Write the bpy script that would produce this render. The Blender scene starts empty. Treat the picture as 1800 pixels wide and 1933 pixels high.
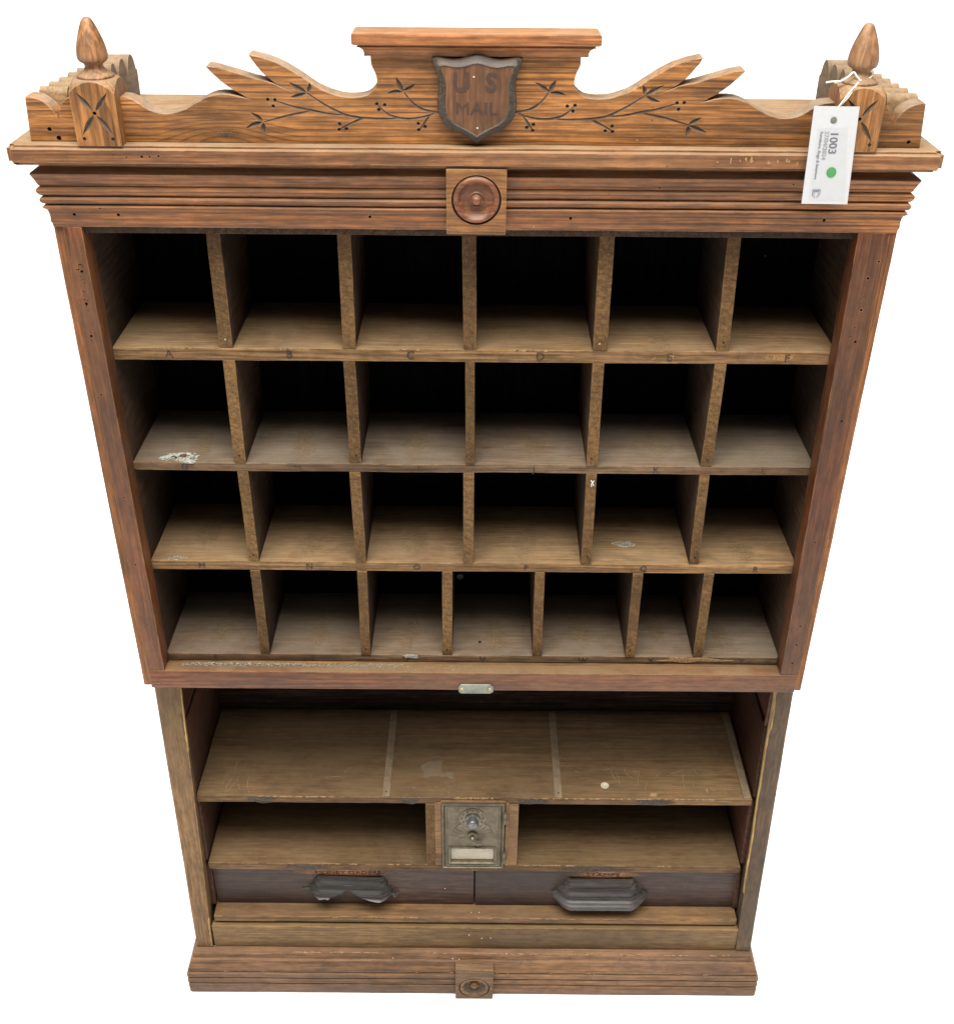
import bpy, bmesh, math, random
from mathutils import Vector, Matrix, noise as mnoise
random.seed(7)
S = bpy.context.scene
COL = S.collection
R = math.radians

# ------------------------------------------------------------------ materials
class NT:
    def __init__(s, name):
        s.m = bpy.data.materials.new(name); s.m.use_nodes = True
        s.t = s.m.node_tree; s.t.nodes.clear()
        s.out = s.n('ShaderNodeOutputMaterial')
    def n(s, typ, **kw):
        x = s.t.nodes.new(typ)
        for k, v in kw.items(): setattr(x, k, v)
        return x
    def put(s, sock, v):
        if hasattr(v, 'links') or isinstance(v, bpy.types.NodeSocket): s.t.links.new(v, sock)
        else:
            try: sock.default_value = v
            except Exception: sock.default_value = (*v, 1) if len(v) == 3 else v
    def math(s, op, a, b=0.0, c=0.0, clamp=False):
        x = s.n('ShaderNodeMath', operation=op, use_clamp=clamp)
        s.put(x.inputs[0], a); s.put(x.inputs[1], b); s.put(x.inputs[2], c)
        return x.outputs[0]
    def mix(s, f, a, b, bt='MIX'):
        x = s.n('ShaderNodeMix', data_type='RGBA', blend_type=bt)
        s.put(x.inputs['Factor'], f)
        s.put(x.inputs[6], (*a, 1) if isinstance(a, tuple) else a)
        s.put(x.inputs[7], (*b, 1) if isinstance(b, tuple) else b)
        return x.outputs[2]
    def noise(s, vec, scale, detail=4, rough=.55, dist=0):
        x = s.n('ShaderNodeTexNoise'); s.put(x.inputs['Vector'], vec)
        s.put(x.inputs['Scale'], scale); s.put(x.inputs['Detail'], detail)
        s.put(x.inputs['Roughness'], rough); s.put(x.inputs['Distortion'], dist)
        return x.outputs[0]
    def ramp(s, v, lo, hi, a=0.0, b=1.0, smooth=True):
        x = s.n('ShaderNodeMapRange'); x.interpolation_type = 'SMOOTHSTEP' if smooth else 'LINEAR'
        x.clamp = True
        s.put(x.inputs[0], v); s.put(x.inputs[1], lo); s.put(x.inputs[2], hi); s.put(x.inputs[3], a); s.put(x.inputs[4], b)
        return x.outputs[0]
    def vscale(s, v, sc):
        x = s.n('ShaderNodeVectorMath', operation='MULTIPLY'); s.put(x.inputs[0], v); x.inputs[1].default_value = sc
        return x.outputs[0]
    def vadd(s, v, w):
        x = s.n('ShaderNodeVectorMath', operation='ADD'); s.put(x.inputs[0], v); s.put(x.inputs[1], w)
        return x.outputs[0]

def wood(name, light, dark, grain='X', rings=110, line=.6, patch=None, patch_amt=.5, dirt=.5, dirtc=(.042, .027, .016),
         dust=0.0, dustc=(.2, .17, .13), wear=.5, wearc=(.42, .27, .1), rough=.6, pith=(.02, .05, .06), knot=None, fib=.35, spec=.3, scratch=.25, gain=.78, wmin=.2):
    gg = gain if isinstance(gain, tuple) else (gain,) * 3
    light, dark, wearc, dustc = [tuple(q * h for q, h in zip(c, gg)) for c in (light, dark, wearc, dustc)]
    if patch: patch = tuple(q * h for q, h in zip(patch, gg))
    T = NT(name)
    tc = T.n('ShaderNodeTexCoord').outputs['Object']
    oi = T.n('ShaderNodeObjectInfo')
    rnd = T.n('ShaderNodeCombineXYZ')
    r = oi.outputs['Random']
    T.put(rnd.inputs[0], T.math('MULTIPLY', r, 7.3)); T.put(rnd.inputs[1], T.math('MULTIPLY', r, .031)); T.put(rnd.inputs[2], T.math('MULTIPLY', r, .023))
    rv = T.n('ShaderNodeCombineXYZ')
    T.put(rv.inputs[0], T.math('MULTIPLY', r, 11.0)); T.put(rv.inputs[1], T.math('MULTIPLY', r, 17.0)); T.put(rv.inputs[2], T.math('MULTIPLY', r, 5.0))
    P = T.vadd(tc, rv.outputs[0])
    sc = {'X': (.09, 1, 1), 'Y': (1, .09, 1), 'Z': (1, 1, .09)}[grain]
    fs = {'X': (.03, 1, 1), 'Y': (1, .03, 1), 'Z': (1, 1, .03)}[grain]
    Pg = T.vscale(P, sc)
    base = T.vscale(tc, sc)
    if knot:
        # bulge the rings round a knot: shift the ring coordinate near the knot centre
        d = T.n('ShaderNodeVectorMath', operation='SUBTRACT'); T.put(d.inputs[0], tc); d.inputs[1].default_value = knot
        dl = T.n('ShaderNodeVectorMath', operation='LENGTH'); T.put(dl.inputs[0], T.vscale(d.outputs[0], (.40, .2, 1)))
        g = T.ramp(dl.outputs['Value'], 0.0, .030, .017, 0.0)
        kv = T.n('ShaderNodeCombineXYZ'); T.put(kv.inputs[2], T.math('MULTIPLY', g, -1.0))
        base = T.vadd(base, kv.outputs[0])
    # warp
    w1 = T.noise(Pg, 14, 3, .5)
    w2 = T.noise(T.vscale(P, tuple(q * 1.0 for q in sc)), 55, 2, .5)
    wv = T.n('ShaderNodeCombineXYZ')
    wa = T.math('MULTIPLY_ADD', w1, .030, -.015)
    wb = T.math('MULTIPLY_ADD', w2, .005, -.0025)
    ws = T.math('ADD', wa, wb)
    for i in range(3): T.put(wv.inputs[i], ws)
    q = T.vadd(T.vadd(base, wv.outputs[0]), rnd.outputs[0] if False else T.vscale(rnd.outputs[0], (0, 1, 1)))
    q = T.vadd(q, pith)
    wt = T.n('ShaderNodeTexWave', wave_type='RINGS', rings_direction=grain, wave_profile='SAW')
    T.put(wt.inputs['Vector'], q); T.put(wt.inputs['Scale'], rings / 3.14); T.put(wt.inputs['Distortion'], 0.0)
    ring = T.ramp(wt.outputs['Fac'], .25, 1.0, 0.0, 1.0)
    ring = T.math('POWER', ring, 3.2)
    amp = T.ramp(T.noise(Pg, 30, 2), .3, .62, .55, 1.25)
    f1 = T.math('MULTIPLY', T.math('MULTIPLY', ring, amp), line * 1.15, 0, True)
    col = T.mix(f1, light, dark)
    fn = T.noise(T.vscale(P, fs), 420, 3, .6)
    fm = T.ramp(fn, .35, .66, 1.0 - fib * 1.25, 1.0 + fib * .6)
    col = T.mix(1.0, col, T_grey(T, fm), 'MULTIPLY')
    pn = T.noise(T.vscale(P, tuple(math.sqrt(a) for a in sc)), 9, 4, .6, .4)
    pm = T.ramp(pn, .38, .66)
    if patch: col = T.mix(T.math('MULTIPLY', pm, patch_amt), col, patch)
    g2 = T.noise(T.vscale(P, tuple(math.sqrt(a) for a in sc)), 150, 4, .65)
    col = T.mix(1.0, col, T_grey(T, T.ramp(g2, .34, .66, .76, 1.16)), 'MULTIPLY')
    vn = T.noise(P, 3.5, 3, .5)
    col = T.mix(1.0, col, T_grey(T, T.ramp(vn, .3, .7, .68, 1.25)), 'MULTIPLY')
    dn = T.noise(P, 28, 6, .68, .6)
    dm = T.math('MULTIPLY', T.ramp(dn, .53, .74), dirt)
    col = T.mix(dm, col, dirtc)
    # fine light scratches and dots
    if scratch > 0:
        sn = T.noise(T.vscale(P, fs), 900, 1, .5)
        s2 = T.noise(P, 45, 2)
        sm = T.math('MULTIPLY', T.math('MULTIPLY', T.ramp(sn, .66, .74), T.ramp(s2, .52, .62)), scratch)
        col = T.mix(sm, col, tuple(min(1, c * 2.0 + .03) for c in light))
    vo = T.n('ShaderNodeTexVoronoi'); T.put(vo.inputs['Vector'], P); T.put(vo.inputs['Scale'], 75.0)
    vr = T.n('ShaderNodeSeparateColor'); T.put(vr.inputs[0], vo.outputs['Color'])
    pit = T.math('MULTIPLY', T.ramp(vo.outputs['Distance'], .03, .09, 1.0, 0.0), T.math('GREATER_THAN', vr.outputs[0], .90))
    col = T.mix(T.math('MULTIPLY', pit, .8), col, (.015, .01, .008))
    spk = T.math('MULTIPLY', T.ramp(vo.outputs['Distance'], .02, .07, 1.0, 0.0), T.math('LESS_THAN', vr.outputs[0], .035))
    col = T.mix(T.math('MULTIPLY', spk, .75), col, (.5, .42, .3))
    if wear > 0:
        bv = T.n('ShaderNodeBevel'); bv.samples = 3; bv.inputs['Radius'].default_value = .0016
        geo = T.n('ShaderNodeNewGeometry')
        dt = T.n('ShaderNodeVectorMath', operation='DOT_PRODUCT')
        T.put(dt.inputs[0], bv.outputs[0]); T.put(dt.inputs[1], geo.outputs['Normal'])
        em = T.ramp(dt.outputs['Value'], .93, .80)
        wn = T.noise(P, 60, 3, .6); wn2 = T.noise(P, 9, 2)
        wm = T.math('MULTIPLY', T.math('MULTIPLY', em, T.ramp(wn, .38, .56)), T.ramp(wn2, .36, .58, wmin, 1.0))
        col = T.mix(T.math('MULTIPLY', wm, wear), col, wearc)
    rg = T.math('MULTIPLY_ADD', dn, .3, rough - .15)
    if dust > 0:
        geo2 = T.n('ShaderNodeNewGeometry'); sx = T.n('ShaderNodeSeparateXYZ'); T.put(sx.inputs[0], geo2.outputs['Normal'])
        up = T.ramp(sx.outputs[2], .35, .9)
        d1 = T.noise(P, 13, 5, .65, .5); d2 = T.noise(P, 300, 2, .5)
        dd = T.math('MULTIPLY', T.ramp(d1, .28, .66, .35, 1.0), T.ramp(d2, .2, .8, .75, 1.0))
        du = T.math('MULTIPLY', T.math('MULTIPLY', up, dd), dust)
        col = T.mix(du, col, dustc)
        rg = T.math('ADD', rg, T.math('MULTIPLY', du, .25), 0, True)
    b = T.n('ShaderNodeBsdfPrincipled')
    T.put(b.inputs['Base Color'], col); T.put(b.inputs['Roughness'], rg)
    b.inputs['Specular IOR Level'].default_value = spec
    bp = T.n('ShaderNodeBump'); bp.inputs['Strength'].default_value = .35; bp.inputs['Distance'].default_value = .0006
    h = T.math('SUBTRACT', T.math('ADD', T.math('MULTIPLY', fn, .6), T.math('MULTIPLY', dn, .5)), T.math('ADD', T.math('MULTIPLY', f1, .45), T.math('MULTIPLY', pit, 1.2)))
    T.put(bp.inputs['Height'], h); T.put(b.inputs['Normal'], bp.outputs[0])
    T.t.links.new(b.outputs[0], T.out.inputs[0])
    return T.m

def T_grey(T, v):
    c = T.n('ShaderNodeCombineColor')
    for i in range(3): T.put(c.inputs[i], v)
    return c.outputs[0]

def plain(name, c, rough=.6, metal=0, var=.2, nscale=60, c2=None, bump=0, alpha=None, spec=.4, stretch=(1, 1, 1), fade=None):
    T = NT(name)
    tc = T.n('ShaderNodeTexCoord').outputs['Object']
    n = T.noise(tc, nscale, 5, .65)
    c2 = c2 or tuple(q * (1 - var) for q in c)
    col = T.mix(T.ramp(n, .35, .65), c, c2)
    b = T.n('ShaderNodeBsdfPrincipled')
    T.put(b.inputs['Base Color'], col); b.inputs['Metallic'].default_value = metal
    T.put(b.inputs['Roughness'], T.math('MULTIPLY_ADD', n, .25, rough - .12))
    b.inputs['Specular IOR Level'].default_value = spec
    if bump:
        bp = T.n('ShaderNodeBump'); bp.inputs['Strength'].default_value = .5; bp.inputs['Distance'].default_value = bump
        T.put(bp.inputs['Height'], n); T.put(b.inputs['Normal'], bp.outputs[0])
    if alpha:
        a = T.noise(T.vscale(tc, stretch), alpha[0], 6, .75)
        al = T.ramp(a, alpha[1], alpha[2], alpha[3], alpha[4])
        if fade:
            # the mark thins out towards its own outline
            gc = T.n('ShaderNodeTexCoord').outputs['Generated']
            v = T.n('ShaderNodeVectorMath', operation='SUBTRACT'); T.put(v.inputs[0], gc); v.inputs[1].default_value = (.5, .5, .5)
            l = T.n('ShaderNodeVectorMath', operation='LENGTH'); T.put(l.inputs[0], T.vscale(v.outputs[0], fade))
            al = T.math('MULTIPLY', al, T.ramp(l.outputs['Value'], .12, .5, 1.0, 0.0))
        T.put(b.inputs['Alpha'], al)
    T.t.links.new(b.outputs[0], T.out.inputs[0])
    return T.m

M = {}
M['crest'] = wood('pine_crest', (.30, .128, .036), (.11, .038, .010), 'X', rings=160, line=.72, patch=(.25, .125, .05), patch_amt=.4, dirt=.25, wear=.7, wearc=(.42, .3, .16), dust=.75, dustc=(.30, .26, .2), pith=(.0, .02, .16), knot=(-.240, 0, -.034), fib=.4, rough=.5, gain=(.78,.75,.71))
M['mould'] = wood('pine_moulding', (.235, .098, .034), (.08, .03, .01), 'X', rings=170, line=0.6, patch=(.19, .08, .035), patch_amt=.5, dirt=.4, wear=.6, wearc=(.36, .19, .09), dust=.5, dustc=(.26, .2, .14), pith=(0, .02, .12), rough=.5, fib=.45, gain=(1.0,.90,.74))
M['slab'] = wood('pine_slab', (.215, .095, .045), (.11, .045, .02), 'X', rings=90, line=.5, patch=(.2, .11, .06), patch_amt=.5, dirt=.4, wear=.9, wearc=(.42, .27, .15), dust=.7, dustc=(.32, .26, .2), gain=(.84,.78,.60))
M['slabside'] = wood('pine_side_crest', (.21, .135, .065), (.09, .055, .028), 'Y', rings=150, line=.6, patch=(.14, .11, .07), patch_amt=.8, dirt=.5, wear=.7, wearc=(.4, .3, .16), dust=.5, dustc=(.26, .22, .17), gain=(1.0,.85,.68))
M['post'] = wood('pine_post', (.27, .12, .038), (.10, .04, .014), 'Z', rings=190, line=0.6, patch=(.2, .1, .045), patch_amt=.4, dirt=.5, wear=.5, dust=.6, dustc=(.32, .26, .2), gain=(.78,.74,.62))
M['finial'] = wood('pine_finial', (.24, .12, .055), (.12, .06, .03), 'Z', rings=110, line=0.3, patch=(.2, .14, .09), patch_amt=.7, dirt=.45, wear=.2, dust=.45, dustc=(.28, .23, .17), rough=.45, gain=(.8,.72,.62))
M['red'] = wood('red_stained_stile', (.125, .046, .020), (.055, .018, .010), 'Z', rings=140, line=0.42, patch=(.09, .045, .026), patch_amt=.6, dirt=.45, wear=1.0, wearc=(.42, .2, .08), dust=.3, rough=.5, gain=(.92,.80,.56))
M['redx'] = wood('red_stained_rail', (.15, .056, .026), (.065, .022, .012), 'X', rings=140, line=0.45, patch=(.10, .055, .035), patch_amt=.7, dirt=.4, wear=1.0, wearc=(.4, .22, .11), dust=.8, dustc=(.2, .15, .105), rough=.5, gain=(.98,.86,.62), wmin=.6)
M['edge'] = wood('orange_side_edge', (.23, .095, .03), (.1, .035, .012), 'Z', rings=200, line=.8, dirt=.4, wear=.6, patch=(.14, .06, .025), gain=(.85,.75,.6))
M['divider'] = wood('dusty_divider', (.118, .076, .036), (.06, .035, .018), 'Y', rings=120, line=.4, patch=(.09, .05, .027), patch_amt=.35, dirt=.5, wear=.9, wearc=(.26, .19, .1), dust=.4, rough=.7, fib=.25, spec=.12, gain=(1.0,.86,.70))
M['shelf'] = wood('dusty_shelf_brown', (.15, .093, .048), (.07, .04, .022), 'X', rings=60, line=.45, patch=(.10, .06, .036), patch_amt=.8, dirt=.5, wear=1.0, wearc=(.46, .29, .1), dust=.62, dustc=(.185, .145, .092), rough=.75, spec=.12, gain=(1.10,1.0,.88), wmin=.6)
M['shelfgrey'] = wood('dusty_shelf_grey', (.12, .083, .052), (.055, .036, .025), 'X', rings=60, line=.45, patch=(.10, .06, .036), patch_amt=.8, dirt=.6, wear=1.0, wearc=(.4, .25, .11), dust=.75, dustc=(.135, .12, .10), rough=.75, spec=.12, gain=(1.05,.96,.86))
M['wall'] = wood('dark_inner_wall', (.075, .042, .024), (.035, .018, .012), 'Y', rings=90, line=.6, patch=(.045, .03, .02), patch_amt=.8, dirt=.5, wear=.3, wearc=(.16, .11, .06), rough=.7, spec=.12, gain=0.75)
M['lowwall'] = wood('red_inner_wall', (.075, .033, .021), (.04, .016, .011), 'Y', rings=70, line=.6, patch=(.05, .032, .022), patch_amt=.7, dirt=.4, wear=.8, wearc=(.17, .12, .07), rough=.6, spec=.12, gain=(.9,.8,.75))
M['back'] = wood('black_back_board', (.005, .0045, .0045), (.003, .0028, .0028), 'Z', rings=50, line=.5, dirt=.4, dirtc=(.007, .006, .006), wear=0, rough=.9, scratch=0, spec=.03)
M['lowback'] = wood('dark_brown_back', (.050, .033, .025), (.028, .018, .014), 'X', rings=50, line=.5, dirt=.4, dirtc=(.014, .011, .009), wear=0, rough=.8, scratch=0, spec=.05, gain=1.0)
M['side'] = wood('faded_side_board', (.155, .095, .045), (.085, .05, .026), 'Z', rings=60, line=.4, patch=(.12, .08, .045), patch_amt=.8, dirt=.45, wear=.9, wearc=(.4, .27, .1), rough=.65, gain=(1.32,1.14,.88))
M['sider'] = wood('grey_side_board', (.098, .064, .036), (.05, .033, .02), 'Z', rings=60, line=.45, patch=(.075, .055, .04), patch_amt=.8, dirt=.55, wear=.6, wearc=(.25, .17, .09), rough=.65, gain=(1.0,.88,.74))
M['lowshelf'] = wood('worn_lower_shelf', (.128, .082, .044), (.06, .037, .021), 'X', rings=60, line=.55, patch=(.095, .06, .038), patch_amt=.7, dirt=.5, wear=1.0, wearc=(.42, .3, .15), dust=.5, dustc=(.15, .118, .075), rough=.6, scratch=.5, spec=.12, gain=(1.02,.90,.74), wmin=.6)
M['ledge'] = wood('ledge_board', (.17, .095, .04), (.08, .042, .02), 'X', rings=60, line=.5, patch=(.12, .07, .04), patch_amt=.8, dirt=.5, wear=1.0, wearc=(.42, .27, .13), dust=.4, dustc=(.17, .12, .075), rough=.6, gain=(1.0,.9,.7), wmin=.6)
M['front'] = wood('lower_front_board', (.145, .09, .042), (.075, .043, .021), 'X', rings=90, line=.5, patch=(.1, .065, .035), patch_amt=.8, dirt=.5, wear=1.0, wearc=(.42, .29, .16), dust=.4, dustc=(.24, .18, .1), rough=.6, gain=(.98,.88,.68), wmin=.6)
M['base'] = wood('base_moulding_wood', (.15, .083, .045), (.07, .037, .022), 'X', rings=100, line=.55, patch=(.105, .065, .05), patch_amt=.8, dirt=.6, wear=1.0, wearc=(.4, .25, .12), dust=.45, dustc=(.15, .1, .07), rough=.6, gain=(1.12,1.0,.78))
M['drawer'] = wood('dark_drawer_front', (.058, .040, .035), (.036, .025, .022), 'X', rings=60, line=.4, patch=(.047, .035, .033), patch_amt=.7, dirt=.3, wear=.3, wearc=(.16, .08, .04), rough=.5, scratch=.3, gain=(.86,.68,.55))
M['rub'] = plain('rubbed_bare_patch', (.34, .16, .07), .6, c2=(.22, .10, .05), alpha=(90, .30, .55, .3, .95), nscale=30, stretch=(.4, 1, 1), fade=(1, 0, .8))
M['shield'] = wood('dark_shield', (.125, .062, .032), (.07, .033, .018), 'Z', rings=160, line=.5, patch=(.1, .055, .033), patch_amt=.6, dirt=.3, wear=.5, wearc=(.25, .22, .17), rough=.5, gain=(.80,.66,.50))
M['shieldrim'] = wood('charcoal_rim', (.055, .045, .036), (.035, .028, .022), 'X', rings=60, line=.4, dirt=.4, wear=.6, wearc=(.16, .14, .11), dust=.75, dustc=(.125, .098, .076), rough=.5, gain=(.75,.68,.6))
M['ros'] = wood('turned_rosette_wood', (.165, .068, .036), (.07, .028, .016), 'X', rings=160, line=.5, patch=(.11, .05, .033), patch_amt=.8, dirt=.5, wear=.5, wearc=(.3, .17, .1), dust=.3, rough=.38, gain=(1.05,.92,.75))
M['roslow'] = wood('dull_rosette_wood', (.125, .075, .04), (.06, .036, .02), 'X', rings=120, line=.5, dirt=.5, wear=.6, wearc=(.38, .24, .1), dust=.3, rough=.55, gain=(1.35,1.15,.88))
M['handle'] = wood('black_pull_wood', (.062, .052, .047), (.038, .032, .028), 'X', rings=60, line=.35, patch=(.05, .045, .043), patch_amt=.6, dirt=.4, dirtc=(.02, .016, .014), wear=1.0, wearc=(.26, .2, .13), rough=.34, dust=.35, dustc=(.11, .1, .09), gain=0.5)
M['raw'] = wood('raw_split_pine', (.46, .29, .10), (.3, .17, .05), 'Z', rings=200, line=.4, dirt=.3, dirtc=(.15, .09, .04), wear=0, rough=.7)
M['carve'] = plain('stained_carving', (.095, .055, .030), .7, c2=(.055, .032, .018), nscale=120)
M['groove'] = plain('dark_carving', (.085, .045, .022), .7, nscale=200)
M['bowl_shade'] = plain('shaded_bowl', (.075, .050, .032), .6, c2=(.045, .03, .02), nscale=200)  # wood colour with the shade of the rosette bowl painted in
M['hole'] = plain('hole_dark', (.008, .006, .005), .9)
M['ink'] = plain('faded_black_ink', (.022, .022, .024), .8, alpha=(240, .30, .62, .95, .35))
M['inkfaint'] = plain('worn_away_ink', (.035, .034, .036), .8, alpha=(200, .36, .6, .8, .08))
M['shieldink'] = plain('faded_shield_lettering', (.042, .021, .013), .7, c2=(.032, .016, .010), nscale=120)
M['redink'] = plain('faded_brown_lettering', (.06, .024, .012), .8, alpha=(220, .36, .66, .95, .5))
M['stain'] = plain('grey_ink_stain', (.055, .047, .039), .8, alpha=(160, .30, .6, .15, .8), nscale=90, fade=(1, 0, .15))
M['knotm'] = plain('grey_knot', (.10, .062, .032), .7, c2=(.05, .03, .018), alpha=(160, .35, .65, 0, .8), nscale=200, stretch=(.5, 1, 1), fade=(1, 0, 1))
M['bronze'] = plain('aged_bronze', (.115, .093, .058), .45, .5, c2=(.07, .058, .038), nscale=90, bump=.0003)
M['bronzelt'] = plain('paler_bronze', (.15, .123, .08), .42, .5, c2=(.095, .078, .05), nscale=120)  # slightly lighter bronze for the raised fittings
M['knob'] = plain('grey_dial_knob', (.15, .15, .15), .38, .6, c2=(.09, .09, .09), nscale=120)
M['nickel'] = plain('dull_nickel', (.20, .205, .165), .45, .65, c2=(.13, .135, .11), nscale=50)
M['brass'] = plain('screw_brass', (.4, .33, .2), .4, .7)
M['nailhead'] = plain('old_nail', (.10, .085, .07), .5, .6)
M['nailhi'] = plain('bright_nail', (.6, .5, .33), .4, .5)
M['paper'] = plain('cream_card', (.36, .30, .19), .8, c2=(.28, .22, .14), nscale=25)
M['card'] = plain('white_tag_card', (.36, .365, .372), .55, c2=(.35, .355, .362), nscale=200)
M['sticker'] = plain('printed_label_paper', (.335, .34, .347), .45, c2=(.325, .33, .337), nscale=200)
M['print'] = plain('grey_print', (.10, .095, .12), .6)
M['printlt'] = plain('light_grey_print', (.2, .2, .22), .6)
M['green'] = plain('green_dot', (.045, .19, .055), .5, c2=(.04, .17, .05))
M['string'] = plain('white_elastic', (.6, .58, .53), .7)
M['chalk'] = plain('pale_spill', (.36, .36, .31), .9, c2=(.16, .16, .13), nscale=300, bump=.0006)
M['lint'] = plain('dust_lint', (.30, .27, .21), .95, c2=(.18, .16, .12), nscale=400, alpha=(500, .4, .55, 0, .9))
M['speck'] = plain('white_speck', (.62, .6, .52), .7)
M['scratchm'] = plain('pale_scratch', (.30, .24, .15), .7, alpha=(150, .3, .55, .25, .9))
M['chipm'] = plain('bare_wood_chip', (.30, .185, .085), .7, c2=(.17, .10, .045), nscale=260, alpha=(300, .3, .5, .3, 1))
M['bare'] = plain('bare_orange_wood', (.30, .155, .045), .7, c2=(.2, .10, .035), nscale=200, alpha=(160, .32, .6, .25, .95), fade=(.9, 0, .4))
M['smear'] = plain('rubbed_dust', (.25, .17, .08), .8, c2=(.12, .075, .035), nscale=220, alpha=(300, .36, .66, 0, .55), stretch=(.35, 1, 1), fade=(1, 1, 0))
M['strip'] = plain('pale_batten_trace', (.175, .125, .072), .75, c2=(.125, .088, .052), nscale=70)
M['ringm'] = plain('water_mark', (.25, .185, .115), .7, alpha=(40, .3, .6, .3, .6))
M['button'] = plain('ivory_button', (.42, .39, .28), .5)
M['floor'] = plain('white_studio_floor', (.93, .93, .93), .9, var=.005, spec=0)
# window glass of the lock box door
T = NT('box_window_glass'); g = T.n('ShaderNodeBsdfGlossy'); g.inputs['Roughness'].default_value = .08
tr = T.n('ShaderNodeBsdfTransparent'); mx = T.n('ShaderNodeMixShader'); mx.inputs[0].default_value = .06
T.t.links.new(tr.outputs[0], mx.inputs[1]); T.t.links.new(g.outputs[0], mx.inputs[2]); T.t.links.new(mx.outputs[0], T.out.inputs[0]); M['glass'] = T.m

# ------------------------------------------------------------------ geometry helpers
def link(name, bm, mat, parent=None, kind=None, label=None, smooth=None, mats=None, center=True, second=None):
    # second = (material, axis, sign): faces turned that way are stained darker, shade painted in to deepen the interiors
    me = bpy.data.meshes.new(name)
    bmesh.ops.recalc_face_normals(bm, faces=bm.faces)
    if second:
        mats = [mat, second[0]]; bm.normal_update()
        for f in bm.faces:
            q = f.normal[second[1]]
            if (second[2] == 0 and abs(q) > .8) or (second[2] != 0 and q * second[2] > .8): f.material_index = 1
    c = Vector((0, 0, 0))
    if center and len(bm.verts):
        lo = Vector([min(v.co[i] for v in bm.verts) for i in range(3)]); hi = Vector([max(v.co[i] for v in bm.verts) for i in range(3)])
        c = (lo + hi) / 2
        for v in bm.verts: v.co -= c
    bm.to_mesh(me); bm.free()
    for m in (mats or [mat]): me.materials.append(M[m])
    o = bpy.data.objects.new(name, me); COL.objects.link(o)
    o.location = c
    if parent is not None:
        o.parent = parent
        w = world_loc(parent); o.location = c - w
    if kind: o['kind'] = kind
    if label: o['label'] = label
    if smooth is not None:
        for p in me.polygons: p.use_smooth = True
        try: me.set_sharp_from_angle(angle=R(smooth))
        except Exception: pass
    return o

def world_loc(o):
    w = Vector(o.location)
    while o.parent: o = o.parent; w += Vector(o.location)
    return w

def wobble(bm, amp=.0004, freq=9, seed=0):
    for v in bm.verts:
        p = v.co * freq + Vector((seed * 3.1, seed * 7.7, seed * 1.3))
        n = mnoise.noise_vector(p); n2 = mnoise.noise_vector(v.co * freq * 6 + Vector((seed, 9, 3)))
        v.co += n * amp + n2 * amp * .45

def hexa(bm, c):
    # c: 8 corners, bottom 4 then top 4, counter-clockwise
    v = [bm.verts.new(p) for p in c]
    fs = [(0, 3, 2, 1), (4, 5, 6, 7), (0, 1, 5, 4), (1, 2, 6, 5), (2, 3, 7, 6), (3, 0, 4, 7)]
    for f in fs: bm.faces.new([v[i] for i in f])

SEED = [0]
def slab_bm(c8, bev=.0012, amp=.0004, step=.02, axes='XYZ'):
    bm = bmesh.new(); hexa(bm, c8)
    if bev: bmesh.ops.bevel(bm, geom=bm.edges[:], offset=bev, segments=2, affect='EDGES', profile=.6)
    for ax in range(3):
        lo = min(v.co[ax] for v in bm.verts); hi = max(v.co[ax] for v in bm.verts)
        n = int((hi - lo) / step)
        if hi - lo < .05 or n < 1: continue
        for i in range(1, n + 1):
            co = Vector((0, 0, 0)); co[ax] = lo + (hi - lo) * i / (n + 1)
            no = Vector((0, 0, 0)); no[ax] = 1
            bmesh.ops.bisect_plane(bm, geom=bm.verts[:] + bm.edges[:] + bm.faces[:], plane_co=co, plane_no=no, dist=1e-6)
    SEED[0] += 1
    wobble(bm, amp, 9, SEED[0])
    return bm

def box8(x0, x1, y0, y1, z0, z1):
    return [(x0, y0, z0), (x1, y0, z0), (x1, y1, z0), (x0, y1, z0), (x0, y0, z1), (x1, y0, z1), (x1, y1, z1), (x0, y1, z1)]

def board(name, x0, x1, y0, y1, z0, z1, mat, parent, bev=.0012, amp=.0004, step=.02, **k):
    return link(name, slab_bm(box8(x0, x1, y0, y1, z0, z1), bev, amp, step), mat, parent, smooth=40, **k)

def prism_xz(pts, y0, y1, bev=0):
    # outline in x,z extruded along y
    bm = bmesh.new()
    a = [bm.verts.new((x, y0, z)) for x, z in pts]
    f = bm.faces.new(a)
    r = bmesh.ops.extrude_face_region(bm, geom=[f])
    for v in [g for g in r['geom'] if isinstance(g, bmesh.types.BMVert)]: v.co.y = y1
    if bev:
        es = [e for e in bm.edges if abs(e.verts[0].co.y - y0) < 1e-7 and abs(e.verts[1].co.y - y0) < 1e-7]
        bmesh.ops.bevel(bm, geom=es, offset=bev, segments=1, affect='EDGES')
    return bm

def cyl(bm, c, r, h, n=24, axis='Y', r2=None, cap=True):
    r2 = r if r2 is None else r2
    rings = []
    for rr, t in ((r, 0), (r2, h)):
        L = []
        for i in range(n):
            a = 2 * math.pi * i / n; u, w = rr * math.cos(a), rr * math.sin(a)
            p = {'Y': (c[0] + u, c[1] + t, c[2] + w), 'Z': (c[0] + u, c[1] + w, c[2] + t), 'X': (c[0] + t, c[1] + u, c[2] + w)}[axis]
            L.append(bm.verts.new(p))
        rings.append(L)
    for i in range(n): bm.faces.new((rings[0][i], rings[0][(i + 1) % n], rings[1][(i + 1) % n], rings[1][i]))
    if cap: bm.faces.new(rings[0]); bm.faces.new(rings[1])

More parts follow.
